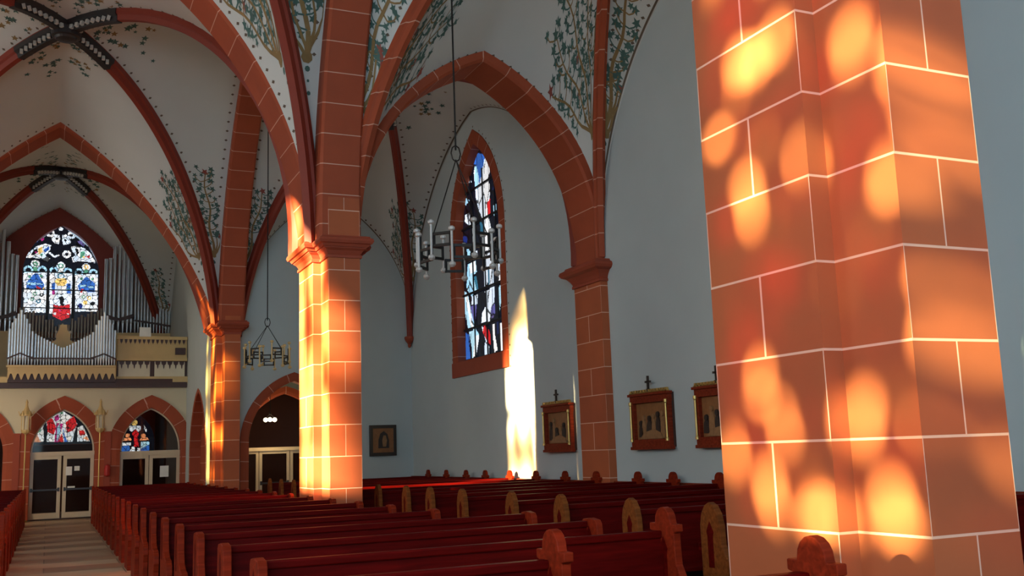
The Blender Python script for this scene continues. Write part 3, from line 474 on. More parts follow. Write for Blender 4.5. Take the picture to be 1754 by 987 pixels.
rndg = random.Random(5)
def half_web(C_, A_, B_, sw, sd):
    fw_, fd = arc(C_, A_, sw), arc(C_, B_, sd); L = (Vector(A_)-Vector(B_)).length
    def P(t, v):
        p = fw_(t).lerp(fd(t), v); p.z += 0.035*L*4*v*(1-v)*t; return p
    return P
def paint_web(mb, P, cen, seed, b0=1.5, b1=5.6, dense=1.0, vine=True, ls=1.0, line=False):
    """painted foliage, dots and edging lying on the plaster of one web half"""
    rnd = random.Random(seed); N = 60; S = [0.0]
    for i in range(N): S.append(S[-1]+(P((i+1)/N, .5)-P(i/N, .5)).length)
    def tb(b):
        for i in range(N):
            if S[i+1] >= b: return (i+(b-S[i])/(S[i+1]-S[i]))/N
        return 1.0
    def nrm(t, v):
        a = P(min(1, t+.02), v)-P(max(0, t-.02), v); c = P(t, min(1, v+.02))-P(t, max(0, v-.02)); n = a.cross(c)
        if n.length < 1e-7: return Vector((0, 0, -1))
        n.normalize(); return n if n.dot(Vector(cen)-P(t, v)) > 0 else -n
    def put(a, b):
        t = min(.985, max(.01, tb(b))); w = max(.05, (P(t, 1)-P(t, 0)).length); v = .5+a/w
        v = max(.05, min(.95, v)); return P(t, v)+nrm(t, v)*0.012
    def width(b): t = tb(b); return (P(t, 1)-P(t, 0)).length
    def blob(a, b, s, ang, mi, kind='leaf'):
        k = 10 if kind == 'leaf' else 7; pts = []
        for i in range(k):
            r = s*(1.0 if i % 2 == 0 else 0.45) if kind == 'leaf' else s
            th = ang+2*math.pi*i/k; pts.append(put(a+r*math.cos(th), b+r*math.sin(th)))
        c = put(a, b)
        for i in range(k): mb.face([c, pts[i], pts[(i+1) % k]], None, mi)
    def stroke(pts, w0, w1, mi):
        n = len(pts)
        for i in range(n-1):
            (a, b), (c, d) = pts[i], pts[i+1]; L = math.hypot(c-a, d-b) or 1; nx, ny = -(d-b)/L, (c-a)/L
            wa, wb = w0+(w1-w0)*i/n, w0+(w1-w0)*(i+1)/n
            mb.face([put(a+nx*wa, b+ny*wa), put(c+nx*wb, d+ny*wb), put(c-nx*wb, d-ny*wb), put(a-nx*wa, b-ny*wa)], None, mi)
    if vine:
        for bb, ss in ((b0-.62, .045), (b0-.38, .03), (b0-.15, .06)): blob(0, bb, ss, 0, 0, 'dot')
        blob(0, b0+.08, .10*ls, 0, 1, 'dot'); b1 = min(b1, S[-1]*.82); step = .21*ls; n = max(6, int((b1-b0)/step))
        for k in (0, -1, 1, -2, 2):
            cl = []; top = 1-.13*abs(k)
            for i in range(int(n*top)+1):
                b = b0+(b1-b0)*i/n; fr = i/n; sp = min(.42*width(b), 1.8*fr*ls+.03)*(1 if fr < .8 else 1-(fr-.8)*1.2)
                a = k*.5*sp*.95+.05*ls*math.sin(i*1.1+seed+k)
                if abs(k) and sp*.5 < .26*ls and fr > .3: break
                cl.append((a, b))
            if len(cl) < 4 or (k and rnd.random() > dense+.25): continue
            stroke(cl, .045*ls if k == 0 else .028*ls, .014*ls, 1)
            for i in range(2 if k == 0 else 4, len(cl)):
                a, b = cl[i]; w = width(b); lim = .45*w
                for sd_ in (-1, 1):
                    if rnd.random() > dense: continue
                    ln = ls*rnd.uniform(.17, .27); dr = rnd.uniform(-.15, .35)
                    tw = [(a, b), (a+sd_*ln*.5, b+ln*dr), (a+sd_*ln*.9, b+ln*(dr+.35)), (a+sd_*ln, b+ln*(dr+.75))]
                    if abs(tw[-1][0]) > lim: continue
                    stroke(tw, .014*ls, .010*ls, rnd.choice((0, 1)))
                    blob(tw[-1][0], tw[-1][1], ls*rnd.uniform(.085, .115), rnd.uniform(0, 6), 2 if rnd.random() < .05 else 0)
                    if rnd.random() < .8: blob(tw[1][0], tw[1][1]-.08*ls, ls*rnd.uniform(.06, .085), rnd.uniform(0, 6), 0)
                    if rnd.random() < .5: blob(tw[2][0]-sd_*.04, tw[2][1]+.13*ls, ls*rnd.uniform(.05, .07), rnd.uniform(0, 6), 0)
            blob(cl[-1][0], cl[-1][1]+.08*ls, .12*ls, rnd.uniform(0, 6), 2 if k % 2 == 0 else 0)
    # leafy tuft by the boss
    def blob2(t, v, s, mi):
        c = P(t, v)+nrm(t, v)*.012; a_ = (P(min(1, t+.02), v)-P(t-.02, v)).normalized(); n_ = nrm(t, v); e = n_.cross(a_); pts = []
        for i in range(10):
            r = s*(1 if i % 2 else .45); th = 2*math.pi*i/10; pts.append(c+a_*r*math.cos(th)+e*r*math.sin(th))
        for i in range(10): mb.face([c, pts[i], pts[(i+1) % 10]], None, mi)
    if vine:
        for i in range(26):
            t = 1-abs(rnd.gauss(0, .05))-.02; v = 1-abs(rnd.gauss(0, .22))-.06
            if v > .25: blob2(t, v, rnd.uniform(.06, .12), 0 if rnd.random() < .75 else 1)
    if line:
        for i in range(6, N):
            q = []
            for t, dv in ((i/N, .03), (min(1, (i+1)/N), .03), (min(1, (i+1)/N), .075), (i/N, .075)):
                w = max(.1, (P(t, 1)-P(t, 0)).length); q.append(P(t, dv/w)+nrm(t, min(.9, dv/w))*.012)
            mb.face(q, None, 3)
    # rows of little points beside the ribs and wall arcs
    k = int(S[-1]/.30)
    for i in range(3, k):
        t = i/k; w = (P(t, 1)-P(t, 0)).length
        if w < .6: continue
        for v in (1-.27/w, .16/w):
            c = P(t, v)+nrm(t, v)*.012; a_ = (P(t+.01, v)-P(t, v)).normalized(); e = nrm(t, v).cross(a_); s = .038
            mb.face([c+a_*s, c+e*s*1.3, c-a_*s, c-e*s*1.3], None, 3)
def bay(name, x0, x1, y0, y1, cor, apex, boss, sags, sd, ribs=(0, 1, 2, 3), seeds=1, rw=1.0, b0=1.5, b1=5.6, bossr=0.34, skip=(), ls=1.0, dens=1.0):
    """quadripartite vault. cor: spring heights of SW.. corners; apex: dict side->(x,y,z)"""
    Cn = [(x0, y0, cor[0]), (x1, y0, cor[1]), (x1, y1, cor[2]), (x0, y1, cor[3])]
    root = struct_empty(name, boss); cen = (boss[0], boss[1], 2.0); webs = MB(); pm = MB()
    sds = sd if isinstance(sd, (list, tuple)) else [sd]*4; sides = {'S': (0, 1), 'E': (1, 2), 'N': (2, 3), 'W': (3, 0)}; sdn = 0
    for s_, (i, j) in sides.items():
        for ci in (i, j):
            P = half_web(Cn[ci], apex[s_], boss, sags[s_], sds[ci]); nt, nv = 24, 6; sdn += 1
            for a in range(nt):
                for b in range(nv):
                    webs.face([P(a/nt, b/nv), P((a+1)/nt, b/nv), P((a+1)/nt, (b+1)/nv), P(a/nt, (b+1)/nv)])
            paint_web(pm, P, cen, seeds*31+sdn, b0, b1, dens, ls=ls, line=name.startswith('ceiling_aisle'), vine=(s_+str(ci)) not in skip)
    webs.build('vault_web', 'vault_plaster', root, smooth=True)
    pm.build('painted_foliage', ['leaf_paint', 'stem_paint', 'flower_paint', 'dot_paint'], root, merge=False)
    for ci in ribs:
        g = arc(Cn[ci], boss, sds[ci]); h = Vector((boss[0]-Cn[ci][0], boss[1]-Cn[ci][1], 0)).normalized(); e = Vector((-h.y, h.x, 0)); rr = []
        n = 32
        for i in range(n+1):
            t = i/n; p = g(t); tg = (g(min(1, t+.01))-g(max(0, t-.01))).normalized(); nn = tg.cross(e); nn = nn if nn.z < 0 or abs(nn.z) < .3 and nn.dot(h) > 0 else -nn
            if nn.dot(Vector((boss[0], boss[1], 0))-Vector((p.x, p.y, 6))) < 0 and abs(nn.z) < .3: nn = -nn
            rr.append([p+(e*x+nn*d)*rw for x, d in ((-.13, -.06), (-.13, .07), (-.085, .10), (-.06, .21), (.06, .21), (.085, .10), (.13, .07), (.13, -.06))])
        rb = MB().sweep(rr).build('vault_rib', 'stone_arch' if name == 'ceiling_aisle_near' else 'rib_paint', root)
        # dark painted end of the rib with a row of white studs, next to the boss
        rr2 = []; bd = MB(); L = (Vector(Cn[ci])-Vector(boss)).length
        for i in range(7):
            t = 1-(1.75/L/1.08)*(1-i/6); p = g(t); tg = (g(min(1, t+.01))-g(t-.01)).normalized(); nn = tg.cross(e); nn = nn if nn.z < 0 else -nn
            rr2.append([p+(e*x+nn*d)*rw for x, d in ((-.15, -.02), (-.15, .09), (-.09, .13), (-.07, .235), (.07, .235), (.09, .13), (.15, .09), (.15, -.02))])
        MB().sweep(rr2).build('painted_rib_end', 'boss_paint', rb)
        for i in range(9):
            t = 1-(1.65/L/1.08)*(i+.8)/9.5; p = g(t); tg = (g(t)-g(t-.01)).normalized(); nn = tg.cross(e); nn = nn if nn.z < 0 else -nn
            for sx in (-1, 1):
                c = p+(nn*.17+e*sx*.11)*rw; bd.bar(c-e*.0-nn*.05, c+nn*.05+e*sx*.02, .075)
        bd.build('stud_row', 'bead_white', rb)
    MB().lathe((boss[0], boss[1], boss[2]-.42), [(.08, 0), (bossr*.7, .03), (bossr*.8, .08), (bossr, .10), (bossr, .30), (bossr*.8, .36), (bossr*.8, .45)], 20).build('boss', 'boss_paint', root)
    return root
ZB = SPR-0.05
bay('ceiling_nave_middle', -XN, XN, 20.36, 31.7, (ZB,)*4, {'S': (0, 20.36, AP19+.1), 'N': (0, 31.7, AP32), 'E': (4.62, 25.9, 13.6), 'W': (-4.62, 25.9, 13.6)}, (0.05, 25.8, 12.62), {'S': .145, 'N': .085, 'E': .13, 'W': .13}, (.23, .23, .175, .175), seeds=2, rw=1.15, b0=2.1, b1=4.7, dens=.95)
bay('ceiling_nave_crossing', -XN, XN, 6.3, 19.2, (ZB,)*4, {'S': (0, 6.3, 13.2), 'N': (0, 19.2, AP19+.1), 'E': (4.66, 12.7, 15.3), 'W': (-4.66, 12.7, 15.3)}, (0, 12.7, 13.4), {'S': .145, 'N': .145, 'E': .155, 'W': .155}, .20, seeds=3, rw=1.15, b0=3.6, b1=8.5, ls=1.3, dens=.95)
bay('ceiling_nave_organ', -XN, XN, 32.86, 46.0, (ZB,)*4, {'S': (0, 32.86, AP32), 'N': (0.1, 46.0, 12.75), 'E': (4.6, 39.4, 12.0), 'W': (-4.6, 39.4, 12.0)}, (0.08, 39.2, 12.62), {'S': .085, 'N': .12, 'E': .14, 'W': .14}, .14, seeds=4, rw=1.15, b0=2.3, b1=4.4, dens=.95)
bay('ceiling_aisle_near', 5.30, XA1, 6.3, 19.0, (ZB,)*4, {'S': (8.3, 6.3, 10.6), 'N': (8.27, 19.0, 10.32), 'E': (11.0, 12.7, 11.7), 'W': (5.30, 12.7, 15.3)}, (8.3, 12.7, 12.2), {'S': .16, 'N': .16, 'E': .2, 'W': .155}, .205, seeds=5, b0=2.7, b1=6.8, ls=1.25, dens=.97)
bay('ceiling_aisle_far', 5.30, XA1, 20.0, 32.0, (ZB, ZB, 5.75, ZB), {'S': (8.27, 20.0, 10.32), 'N': (8.25, 32.0, 10.3), 'E': (11.0, 26.1, 11.7), 'W': (5.30, 25.9, 13.6)}, (8.3, 26.0, 12.0), {'S': .16, 'N': .16, 'E': .16, 'W': .13}, (.24, .24, .16, .16), seeds=6, b0=1.9, b1=4.3, dens=.95)

# ------------------------------------------------------------------ tall aisle window
w1 = struct_empty('window_1', (XA1, 26.1, 4.46)); wo = win_out(26.1)
o = surround('window_frame', 'X', XA1-0.03, XA1+0.42, wo, 0.36, 'stone_arch', w1)
MB().box(XA1-0.06, XA1+0.42, 24.08, 28.12, 4.02, 4.46).build('window_sill', 'stone_plain', w1)
go = stained('stained_glass', 'X', 11.25, offset_poly(wo, -0.02), GLASS_AISLE, 0.035, w1, seed=3, cell=(.42, 1.3), lead=.022); go.location = -Vector(w1.location)
b = MB()
for z in (4.51, 5.42, 6.46, 7.45, 8.48, 9.53): b.box(11.2, 11.25, 24.46, 27.74, z-.03, z+.03)
for y in (25.15, 26.0, 26.9): b.bar((11.22, y, 4.48), (11.22, y+.05, 10.0), .035)
b.build('glazing_bar', 'lead', w1)
dm = MB()
dd = offset_poly(wo, 0.43)
for i in range(len(dd)-1):
    a, c = Vector(dd[i]), Vector(dd[i+1]); k = max(1, int((c-a).length/.27))
    for j in range(k):
        p = a.lerp(c, j/k); s = .035
        dm.face([(XA1-.006, p.x-s, p.y), (XA1-.006, p.x, p.y-s), (XA1-.006, p.x+s, p.y), (XA1-.006, p.x, p.y+s)])
dm.build('painted_edging', 'dot_paint', w1, merge=False)

# organ window, west
w2 = struct_empty('window_2', (0.25, 46.0, 7.4))
go = stained('stained_glass', 'Y', 46.02, [(-1.3, 7.4), (-1.3, 10.2), (-.9, 11.1), (.2, 12.0), (1.3, 11.1), (1.76, 10.2), (1.76, 7.4)], GLASS_ORGAN, 0.026, w2, seed=5, cell=(.17, .2), lead=.014, jitter=.2); go.location = -Vector(w2.location)
b = MB()
for x in (-.25, .74): b.box(x-.05, x+.05, 45.93, 46.02, 7.4, 9.75)
for z in (7.6, 8.41, 9.19, 9.94): b.box(-1.25, 1.72, 45.95, 46.01, z-.02, z+.02)
b.build('mullion', 'lead', w2)
for k, (sp, ol, st) in enumerate(((GLASS_RED, nr[0], .02), (GLASS_BLUE, nr[1], .02))):
    w = struct_empty('window_%d' % (3+k), (ol[0][0], 46.0, 2.0))
    go = stained('stained_glass', 'Y', 45.97, ol, sp, st, w, seed=8+k, cell=(.14, .2), lead=.014); go.location = -Vector(w.location)

# ------------------------------------------------------------------ glazed doors
def door_leaf(root, x0, x1, y, z0, z1, fr=.12, handle=None, push=False):
    m = MB().box(x0, x0+fr, y, y+.06, z0, z1).box(x1-fr, x1, y, y+.06, z0, z1).box(x0+fr, x1-fr, y, y+.06, z1-fr, z1).box(x0+fr, x1-fr, y, y+.06, z0, z0+fr*1.6)
    lf = m.build('door_leaf', 'door_frame', root, bevel=.006)
    MB().box(x0+fr, x1-fr, y+.025, y+.035, z0+fr*1.6, z1-fr).build('glass_pane', 'clear_glass', lf)
    if push: MB().box(x0+fr*.4, x1-fr*.4, y-.07, y-.02, 1.0, 1.06).box(x0+fr*.3, x0+fr*.9, y-.05, y, .97, 1.10).box(x1-fr*.9, x1-fr*.3, y-.05, y, .97, 1.10).build('push_bar', 'black_wood', lf)
    return lf
d1 = struct_empty('door_1', (.47, 39.2, 0))
door_leaf(d1, -.56, .44, 39.16, .05, 2.2, push=True); door_leaf(d1, .50, 1.50, 39.16, .05, 2.2, push=True)
MB().box(-.59, 1.53, 39.12, 39.26, 2.2, 2.34).build('transom', 'door_frame', d1)
MB().prism(offset_poly(arch_outline(1.04, 2.4, 3.82, 12, .15, 2.34, .47), -.01), PL['Y'](39.2), PL['Y'](39.21)).build('fanlight_pane', 'clear_glass', d1)
d2 = struct_empty('door_2', (3.38, 39.2, 0))
door_leaf(d2, 2.34, 3.34, 39.16, .05, 2.12); door_leaf(d2, 3.36, 4.42, 39.16, .05, 2.12)
MB().box(2.32, 4.44, 39.12, 39.26, 2.12, 2.28).build('transom', 'door_frame', d2)
MB().prism(offset_poly(arch_outline(1.04, 2.4, 3.82, 12, .15, 2.28, 3.38), -.01), PL['Y'](39.2), PL['Y'](39.21)).build('fanlight_pane', 'clear_glass', d2)
for a_, nm, rt_ in ((.47, 'fanlight_frame', d1), (3.38, 'fanlight_frame', d2)):
    ol = arch_outline(1.02, 2.4, 3.82, 12, .15, 2.3, a_); il = offset_poly(ol, -.05); il[0] = (il[0][0], 2.3); il[-1] = (il[-1][0], 2.3)
    m = MB(); fA, fB = PL['Y'](39.14), PL['Y'](39.22)
    m.sweep([[fA(*p), fA(*q), fB(*q), fB(*p)] for p, q in zip(ol, il)]); m.build(nm, 'door_frame', rt_)
d3 = struct_empty('door_3', (7.35, 34.8, 0))
door_leaf(d3, 5.9, 6.46, 34.74, .05, 2.1, .09); door_leaf(d3, 6.48, 7.5, 34.74, .05, 2.1, .1, push=True); door_leaf(d3, 7.52, 8.75, 34.74, .05, 2.1, .1)
MB().box(5.86, 8.84, 34.7, 34.86, 2.1, 2.22).build('transom', 'door_frame', d3)
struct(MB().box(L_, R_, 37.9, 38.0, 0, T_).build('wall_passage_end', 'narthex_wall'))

for (x, y, z, w_, h_, lb) in ((.69, 39.13, 1.66, .20, .30, 'white paper notice taped high on the right leaf of the west door'), (.95, 39.13, 1.74, .17, .16, 'smaller faded notice beside the white one on the west door'),
                              (3.88, 39.13, 1.52, .30, .40, 'square white notice on the glazed door below the blue stained glass'), (.78, 39.13, 1.10, .24, .06, 'narrow white sticker above the push bar of the west door')):
    tag(MB().box(x-w_/2, x+w_/2, y, y+.012, z-h_/2, z+h_/2).build('paper_notice', 'paper'), lb, 'notice')
tag(MB().lathe((1.93, 38.84, 1.42), [(.05, 0), (.10, .04), (.11, .28), (.08, .38), (.03, .42)], 12).build('holy_water_stoup', 'red_enamel'), 'small rounded red stoup fixed between the two west arches', 'stoup')

# hanging lamp in the passage
lp = thing('pendant_lamp', 'little white globe lamp hanging in the dark passage behind the aisle doorway', 'lamp', (6.75, 34.3, 3.2))
MB().bar((6.75, 34.3, 4.9), (6.75, 34.3, 3.36), .02, n=6).lathe((6.75, 34.3, 3.28), [(.03, 0), (.05, .05), (.02, .1)], 8).build('stem', 'iron', lp)
em, nt_, p_ = nmat('lamp_globe'); p_.inputs['Base Color'].default_value = (.9, .9, .85, 1); p_.inputs['Emission Color'].default_value = (1, .9, .75, 1); p_.inputs['Emission Strength'].default_value = 1.2
pl_ = bpy.data.lights.new('lamp_light', 'POINT'); pl_.energy = 60; pl_.color = (1, .75, .42); pl_.shadow_soft_size = .15; plo = bpy.data.objects.new('lamp_light', pl_); sc.collection.objects.link(plo); plo.location = (6.75, 34.1, 2.9)
for k in range(3):
    a_ = 2.1*k+.3; q = (6.75+.17*math.cos(a_), 34.3+.17*math.sin(a_), 3.06)
    MB().bar((6.75, 34.3, 3.32), (q[0], q[1], 3.2), .015, n=6).build('arm', 'iron', lp)
    MB().lathe(q, [(.02, 0), (.07, .03), (.085, .08), (.06, .13), (.02, .15)], 12).build('globe', 'lamp_globe', lp, smooth=True)

# ------------------------------------------------------------------ gilded processional lanterns on poles
def lantern(x, y, lb):
    t = thing('pole_lantern', lb, 'lantern', (x, y, 0), 'gilded lanterns on poles beside the west door')
    MB().lathe((x, y, 0), [(.16, 0), (.16, .05), (.05, .10), (.022, .14), (.022, 2.95), (.04, 2.98)], 10).build('pole', 'gold', t)
    m = MB().lathe((x, y, 2.95), [(.03, 0), (.12, .06), (.15, .12), (.15, .16)], 8)
    for k in range(6):
        a = k*math.pi/3; c, s = math.cos(a), math.sin(a)
        m.bar((x+.14*c, y+.14*s, 3.1), (x+.14*c, y+.14*s, 3.58), .03); m.bar((x+.2*c, y+.2*s, 3.58), (x+.24*c, y+.24*s, 3.74), .03)
    m.lathe((x, y, 3.58), [(.2, 0), (.2, .05), (.10, .18), (.05, .30), (.03, .42), (.045, .46), (.01, .56)], 8)
    m.build('lantern_head', 'gilt_wood', t); MB().lathe((x, y, 3.1), [(.10, 0), (.11, .1), (.11, .4), (.08, .48)], 8).build('lantern_glass', 'cream_panel', t)
lantern(-.72, 38.5, 'gilded lantern on a tall pole left of the west door'); lantern(1.64, 38.5, 'gilded lantern on a tall pole right of the west door')

# ------------------------------------------------------------------ organ gallery
gp = thing('gallery_parapet', 'curved gilded organ gallery front with cream traceried panels right of the silver pipes', 'balcony', (3.3, 38.9, 4.7))
cv = lambda x: 38.72+.10*((x-2.15)/2.4)
rr = []
def strip(z0, z1, th, x0, x1, out=0.0, n=12):
    m = MB(); rg = []
    for i in range(n+1):
        x = x0+(x1-x0)*i/n; y = cv(x)-out; rg.append([(x, y, z0), (x, y, z1), (x, y+th, z1), (x, y+th, z0)])
    return m.sweep(rg)
strip(5.62, 6.36, .10, 2.15, 4.57).build('parapet_band', 'gilt_wood', gp)
strip(6.30, 6.42, .20, 2.12, 4.58, .06).build('top_rail', 'gilt_wood', gp)
strip(5.52, 5.64, .26, 2.12, 4.58, .09).build('middle_moulding', 'gilt_wood', gp)
strip(4.62, 4.86, .30, 2.1, 4.59, .05).build('lower_moulding', 'dark_wood', gp)
strip(4.8, 5.55, .06, 2.15, 4.58, -.08).build('backing', 'dark_wood', gp)
for x0, x1 in ((2.2, 3.28), (3.44, 4.5)):
    pn = strip(4.88, 5.50, .04, x0, x1, -.03, 6).build('cream_panel', 'cream_panel', gp)
    k = 5; wd_ = (x1-x0)/k
    for i in range(k):
        c = x0+wd_*(i+.5); y = cv(c)+.03; q = wd_*.42
        MB().prism([(c-q, 5.50), (c+q, 5.50), (c+q*.8, 5.40), (c+q*.3, 5.37), (c+q*.2, 5.28), (c, 5.22), (c-q*.2, 5.28), (c-q*.3, 5.37), (c-q*.8, 5.40)], PL['Y'](y-.02), PL['Y'](y)).build('tracery_drop', 'dark_wood', pn)
m = MB()
for i in range(15):
    a = 2.28+i*.155; y = cv(a)
    m.prism([(a-.05, 6.30), (a+.05, 6.30), (a+.035, 6.20), (a+.012, 6.17), (a, 6.12), (a-.012, 6.17), (a-.035, 6.20)], PL['Y'](y-.02), PL['Y'](y))
m.build('drop_ornament', 'dark_wood', gp)
tag(MB().box(2.88, 3.28, 38.66, 38.69, 6.4, 6.74).build('paper_sheet', 'paper'), 'pale sheet of paper hanging on the gallery rail below the big organ pipes', 'paper')
tag(MB().box(4.14, 4.5, 38.66, 38.76, 5.75, 6.0).build('dark_box', 'dark_wood', None, bevel=.01), 'small dark box on the gallery front next to the side wall', 'box')
beam = MB().box(-4.6, 4.58, 38.72, 38.95, 4.55, 4.74).build('gallery_beam', 'dark_wood'); tag(beam, 'dark wooden beam under the organ gallery above the west door arches', 'beam')

def pipe(x, y, z0, z1, r, mat, parent, foot=.32):
    m = MB().lathe((x, y, z0), [(r*.25, 0), (r*.8, foot*.9), (r, foot), (r, z1-z0), (r*.8, z1-z0)], 10)
    return m.build('pipe', mat, parent, smooth=False)
og = thing('front_organ_case', 'small front organ with silver pipes forming a V between two towers on the gallery edge', 'organ', (.35, 38.5, 4.75))
# case: gilded lower panel with pointed scallops
m = MB().box(-1.36, 2.10, 38.42, 39.0, 5.03, 5.28).box(-1.40, 2.105, 38.36, 39.0, 5.24, 5.32); m.build('case_base', 'gilt_wood', og)
m = MB(); k = 16
for i in range(k):
    a = -1.36+3.46*i/k; b_ = -1.36+3.46*(i+1)/k; c = (a+b_)/2
    m.prism([(a, 5.10), (b_, 5.10), (b_, 4.82), (b_-.012, 4.82), (b_-.05, 4.92), (b_-.06, 4.96), (c+.015, 5.04), (c-.015, 5.04), (a+.06, 4.96), (a+.05, 4.92), (a+.012, 4.82), (a, 4.82)], PL['Y'](38.40), PL['Y'](38.44))
m.build('scallop_valance', 'gilt_wood', og)
MB().box(-1.36, 2.1, 38.58, 38.7, 4.74, 5.10).build('lower_panel', 'dark_wood', og)
MB().box(-1.36, 2.10, 38.72, 38.98, 5.28, 5.9).build('pipe_box', 'dark_wood', og)
MB().box(-.72, 1.38, 38.36, 38.40, 5.53, 5.58).build('pipe_rail', 'dark_wood', og)
for k in range(22):                        # the flat field, tops falling to a V
    x = -.62+1.93*k/21; top = 5.92+abs(x-.345)*.57
    pipe(x, 38.5, 5.32, top, .043, 'pipe_metal', og, .2)
rt_ = [(1.32, 6.50), (1.42, 6.76), (1.51, 6.92), (1.59, 7.07), (1.68, 7.22), (1.77, 7.09), (1.86, 6.93), (1.95, 6.79), (2.04, 6.58)]
for s_ in (0, 1):
    for k, (x, z) in enumerate(rt_):
        xx = x if not s_ else .69-x; pipe(xx, 38.44-.10*math.sin(math.pi*k/8), 5.32, z, .045 if k % 2 else .05, 'pipe_metal', og, .25)
    pts = [(1.27, 5.56), (1.45, 5.62), (1.68, 5.72), (1.9, 5.62), (2.09, 5.53)]
    m = MB()
    for a, b_ in zip(pts, pts[1:]):
        fa, fb = (a[0] if not s_ else .69-a[0]), (b_[0] if not s_ else .69-b_[0]); m.bar((fa, 38.30, a[1]), (fb, 38.30, b_[1]), .05)
    m.build('tower_rail', 'dark_wood', og)
m = MB().prism([(-.05, 5.4), (.72, 5.4), (.76, 6.18), (.58, 6.26), (.58, 6.52), (.48, 6.62), (.46, 6.82), (.24, 6.82), (.2, 6.62), (.12, 6.52), (.12, 6.26), (-.08, 6.18)], PL['Y'](38.95), PL['Y'](39.05))
sh = m.build('carved_shield', 'gilt_wood', og); MB().lathe((.12, 38.93, 6.5), [(.02, 0), (.05, .04), (.02, .1)], 8).lathe((.58, 38.93, 6.5), [(.02, 0), (.05, .04), (.02, .1)], 8).build('white_knobs', 'bead_white', sh)

bo = thing('main_organ', 'large organ with tall grey pipes standing around the west window', 'organ', (.3, 45, 4.95))
tall = [(1.98, 10.42), (2.14, 10.45), (2.30, 10.95), (2.49, 11.44), (2.67, 11.12), (2.84, 10.72), (3.0, 10.38)] + [(3.16+.125*k, 9.9-.068*k) for k in range(12)]
for s_ in (0, 1):
    for k, (x, z) in enumerate(tall):
        xx = x if not s_ else .55-x
        if xx < -4.4: continue
        r_ = .075 if k < 7 else .055; pipe(xx, 45.0-(.16*math.sin(math.pi*k/6) if k < 7 else 0), 7.25, z, r_, 'pipe_metal', bo, .5)
    fx = (lambda x: x) if not s_ else (lambda x: .55-x)
    m = MB(); pts = [(1.9, 8.02), (2.2, 7.88), (2.49, 7.80), (2.8, 7.9), (3.08, 8.0)]
    for a, b_ in zip(pts, pts[1:]): m.bar((fx(a[0]), 44.78, a[1]), (fx(b_[0]), 44.78, b_[1]), .14)
    m.bar((fx(3.1), 44.9, 7.82), (fx(4.6), 44.9, 7.6), .07); m.build('pipe_rail', 'dark_wood', bo)
    a, b_ = sorted((fx(1.9), fx(4.58) if not s_ else -4.5)); MB().box(a, b_, 44.85, 45.6, 4.95, 7.28).build('case_base', 'gilt_wood', bo)
    MB().box(a, b_, 45.55, 45.65, 7.28, 9.0).build('case_back', 'dark_wood', bo)
for k in range(26):                         # low dark pipes in front of the window
    x = -1.22+k*.121
    q = abs(x-.3); z = 7.3+(.15+.62*(q/1.5)**.8 if q > .3 else .2)*1.15 + .08*math.sin(k*2.1)
    pipe(x, 44.6, 6.2, z, .05, 'pipe_dark', bo, .3)
MB().box(-1.35, 1.9, 44.4, 44.9, 4.95, 6.25).build('case_centre', 'dark_wood', bo); MB().bar((-1.3, 44.5, 6.95), (1.9, 44.5, 6.95), .05).build('pipe_rail', 'dark_wood', bo)

# ------------------------------------------------------------------ ring chandeliers hanging in the arcade openings
def chandelier(cx, cy, cz, top, hook, rad, lb, tint):
    t = thing('ring_chandelier', lb, 'chandelier', (cx, cy, cz), 'ring chandeliers hanging in the arcade')
    MB().bar((cx, cy, top), (cx, cy, hook), .028, n=6).build('suspension_cable', 'iron', t)
    m = MB(); 
    for k in range(8):
        a, b_ = k*math.pi/4, (k+1)*math.pi/4; m.bar((cx+.07*math.cos(a), cy, hook-.05+.12*math.sin(a)), (cx+.07*math.cos(b_), cy, hook-.05+.12*math.sin(b_)), .02, n=5)
    m.build('hook', 'iron', t)
    n = 6
    for k in range(4):
        a = k*math.pi/2+.5; MB().bar((cx, cy, hook-.14), (cx+rad*.92*math.cos(a), cy+rad*.92*math.sin(a), cz+.2), .016, n=5).build('suspension_wire', 'iron', t)
    # alternate bays of the ring sit higher and lower
    for k in range(12):
        a, b_ = 2*math.pi*(k+.08)/12, 2*math.pi*(k+.92)/12; up_ = .09 if k % 2 else -.09; m = MB()
        for z in (cz+up_+.08, cz+up_-.08): m.bar((cx+rad*math.cos(a), cy+rad*math.sin(a), z), (cx+rad*math.cos(b_), cy+rad*math.sin(b_), z), .035)
        for a_ in (a, b_): m.bar((cx+rad*math.cos(a_), cy+rad*math.sin(a_), cz+up_-.1), (cx+rad*math.cos(a_), cy+rad*math.sin(a_), cz+up_+.1), .03)
        m.build('ring_segment', 'iron', t)
    for k in range(12):
        a = 2*math.pi*k/12; x, y = cx+(rad+.03)*math.cos(a), cy+(rad+.03)*math.sin(a); zo = .08 if k % 2 else -.04
        MB().bar((x, y, cz-.2+zo), (x, y, cz+.22+zo), .035, n=8).lathe((x, y, cz+.22+zo), [(.015, 0), (.045, .02), (.045, .05), (.02, .07)], 8).lathe((x, y, cz-.27+zo), [(.02, 0), (.05, .03), (.045, .06), (.018, .08)], 8).build('candle_tube', tint, t)
chandelier(5.08, 12.7, 4.58, 15.35, 6.05, .55, 'black iron ring chandelier in front of the tall stained glass window', 'candle_tube')
chandelier(5.08, 26.2, 4.45, 13.62, 5.40, .55, 'smaller looking ring chandelier lit gold beside the far pier', 'gilt_wood')

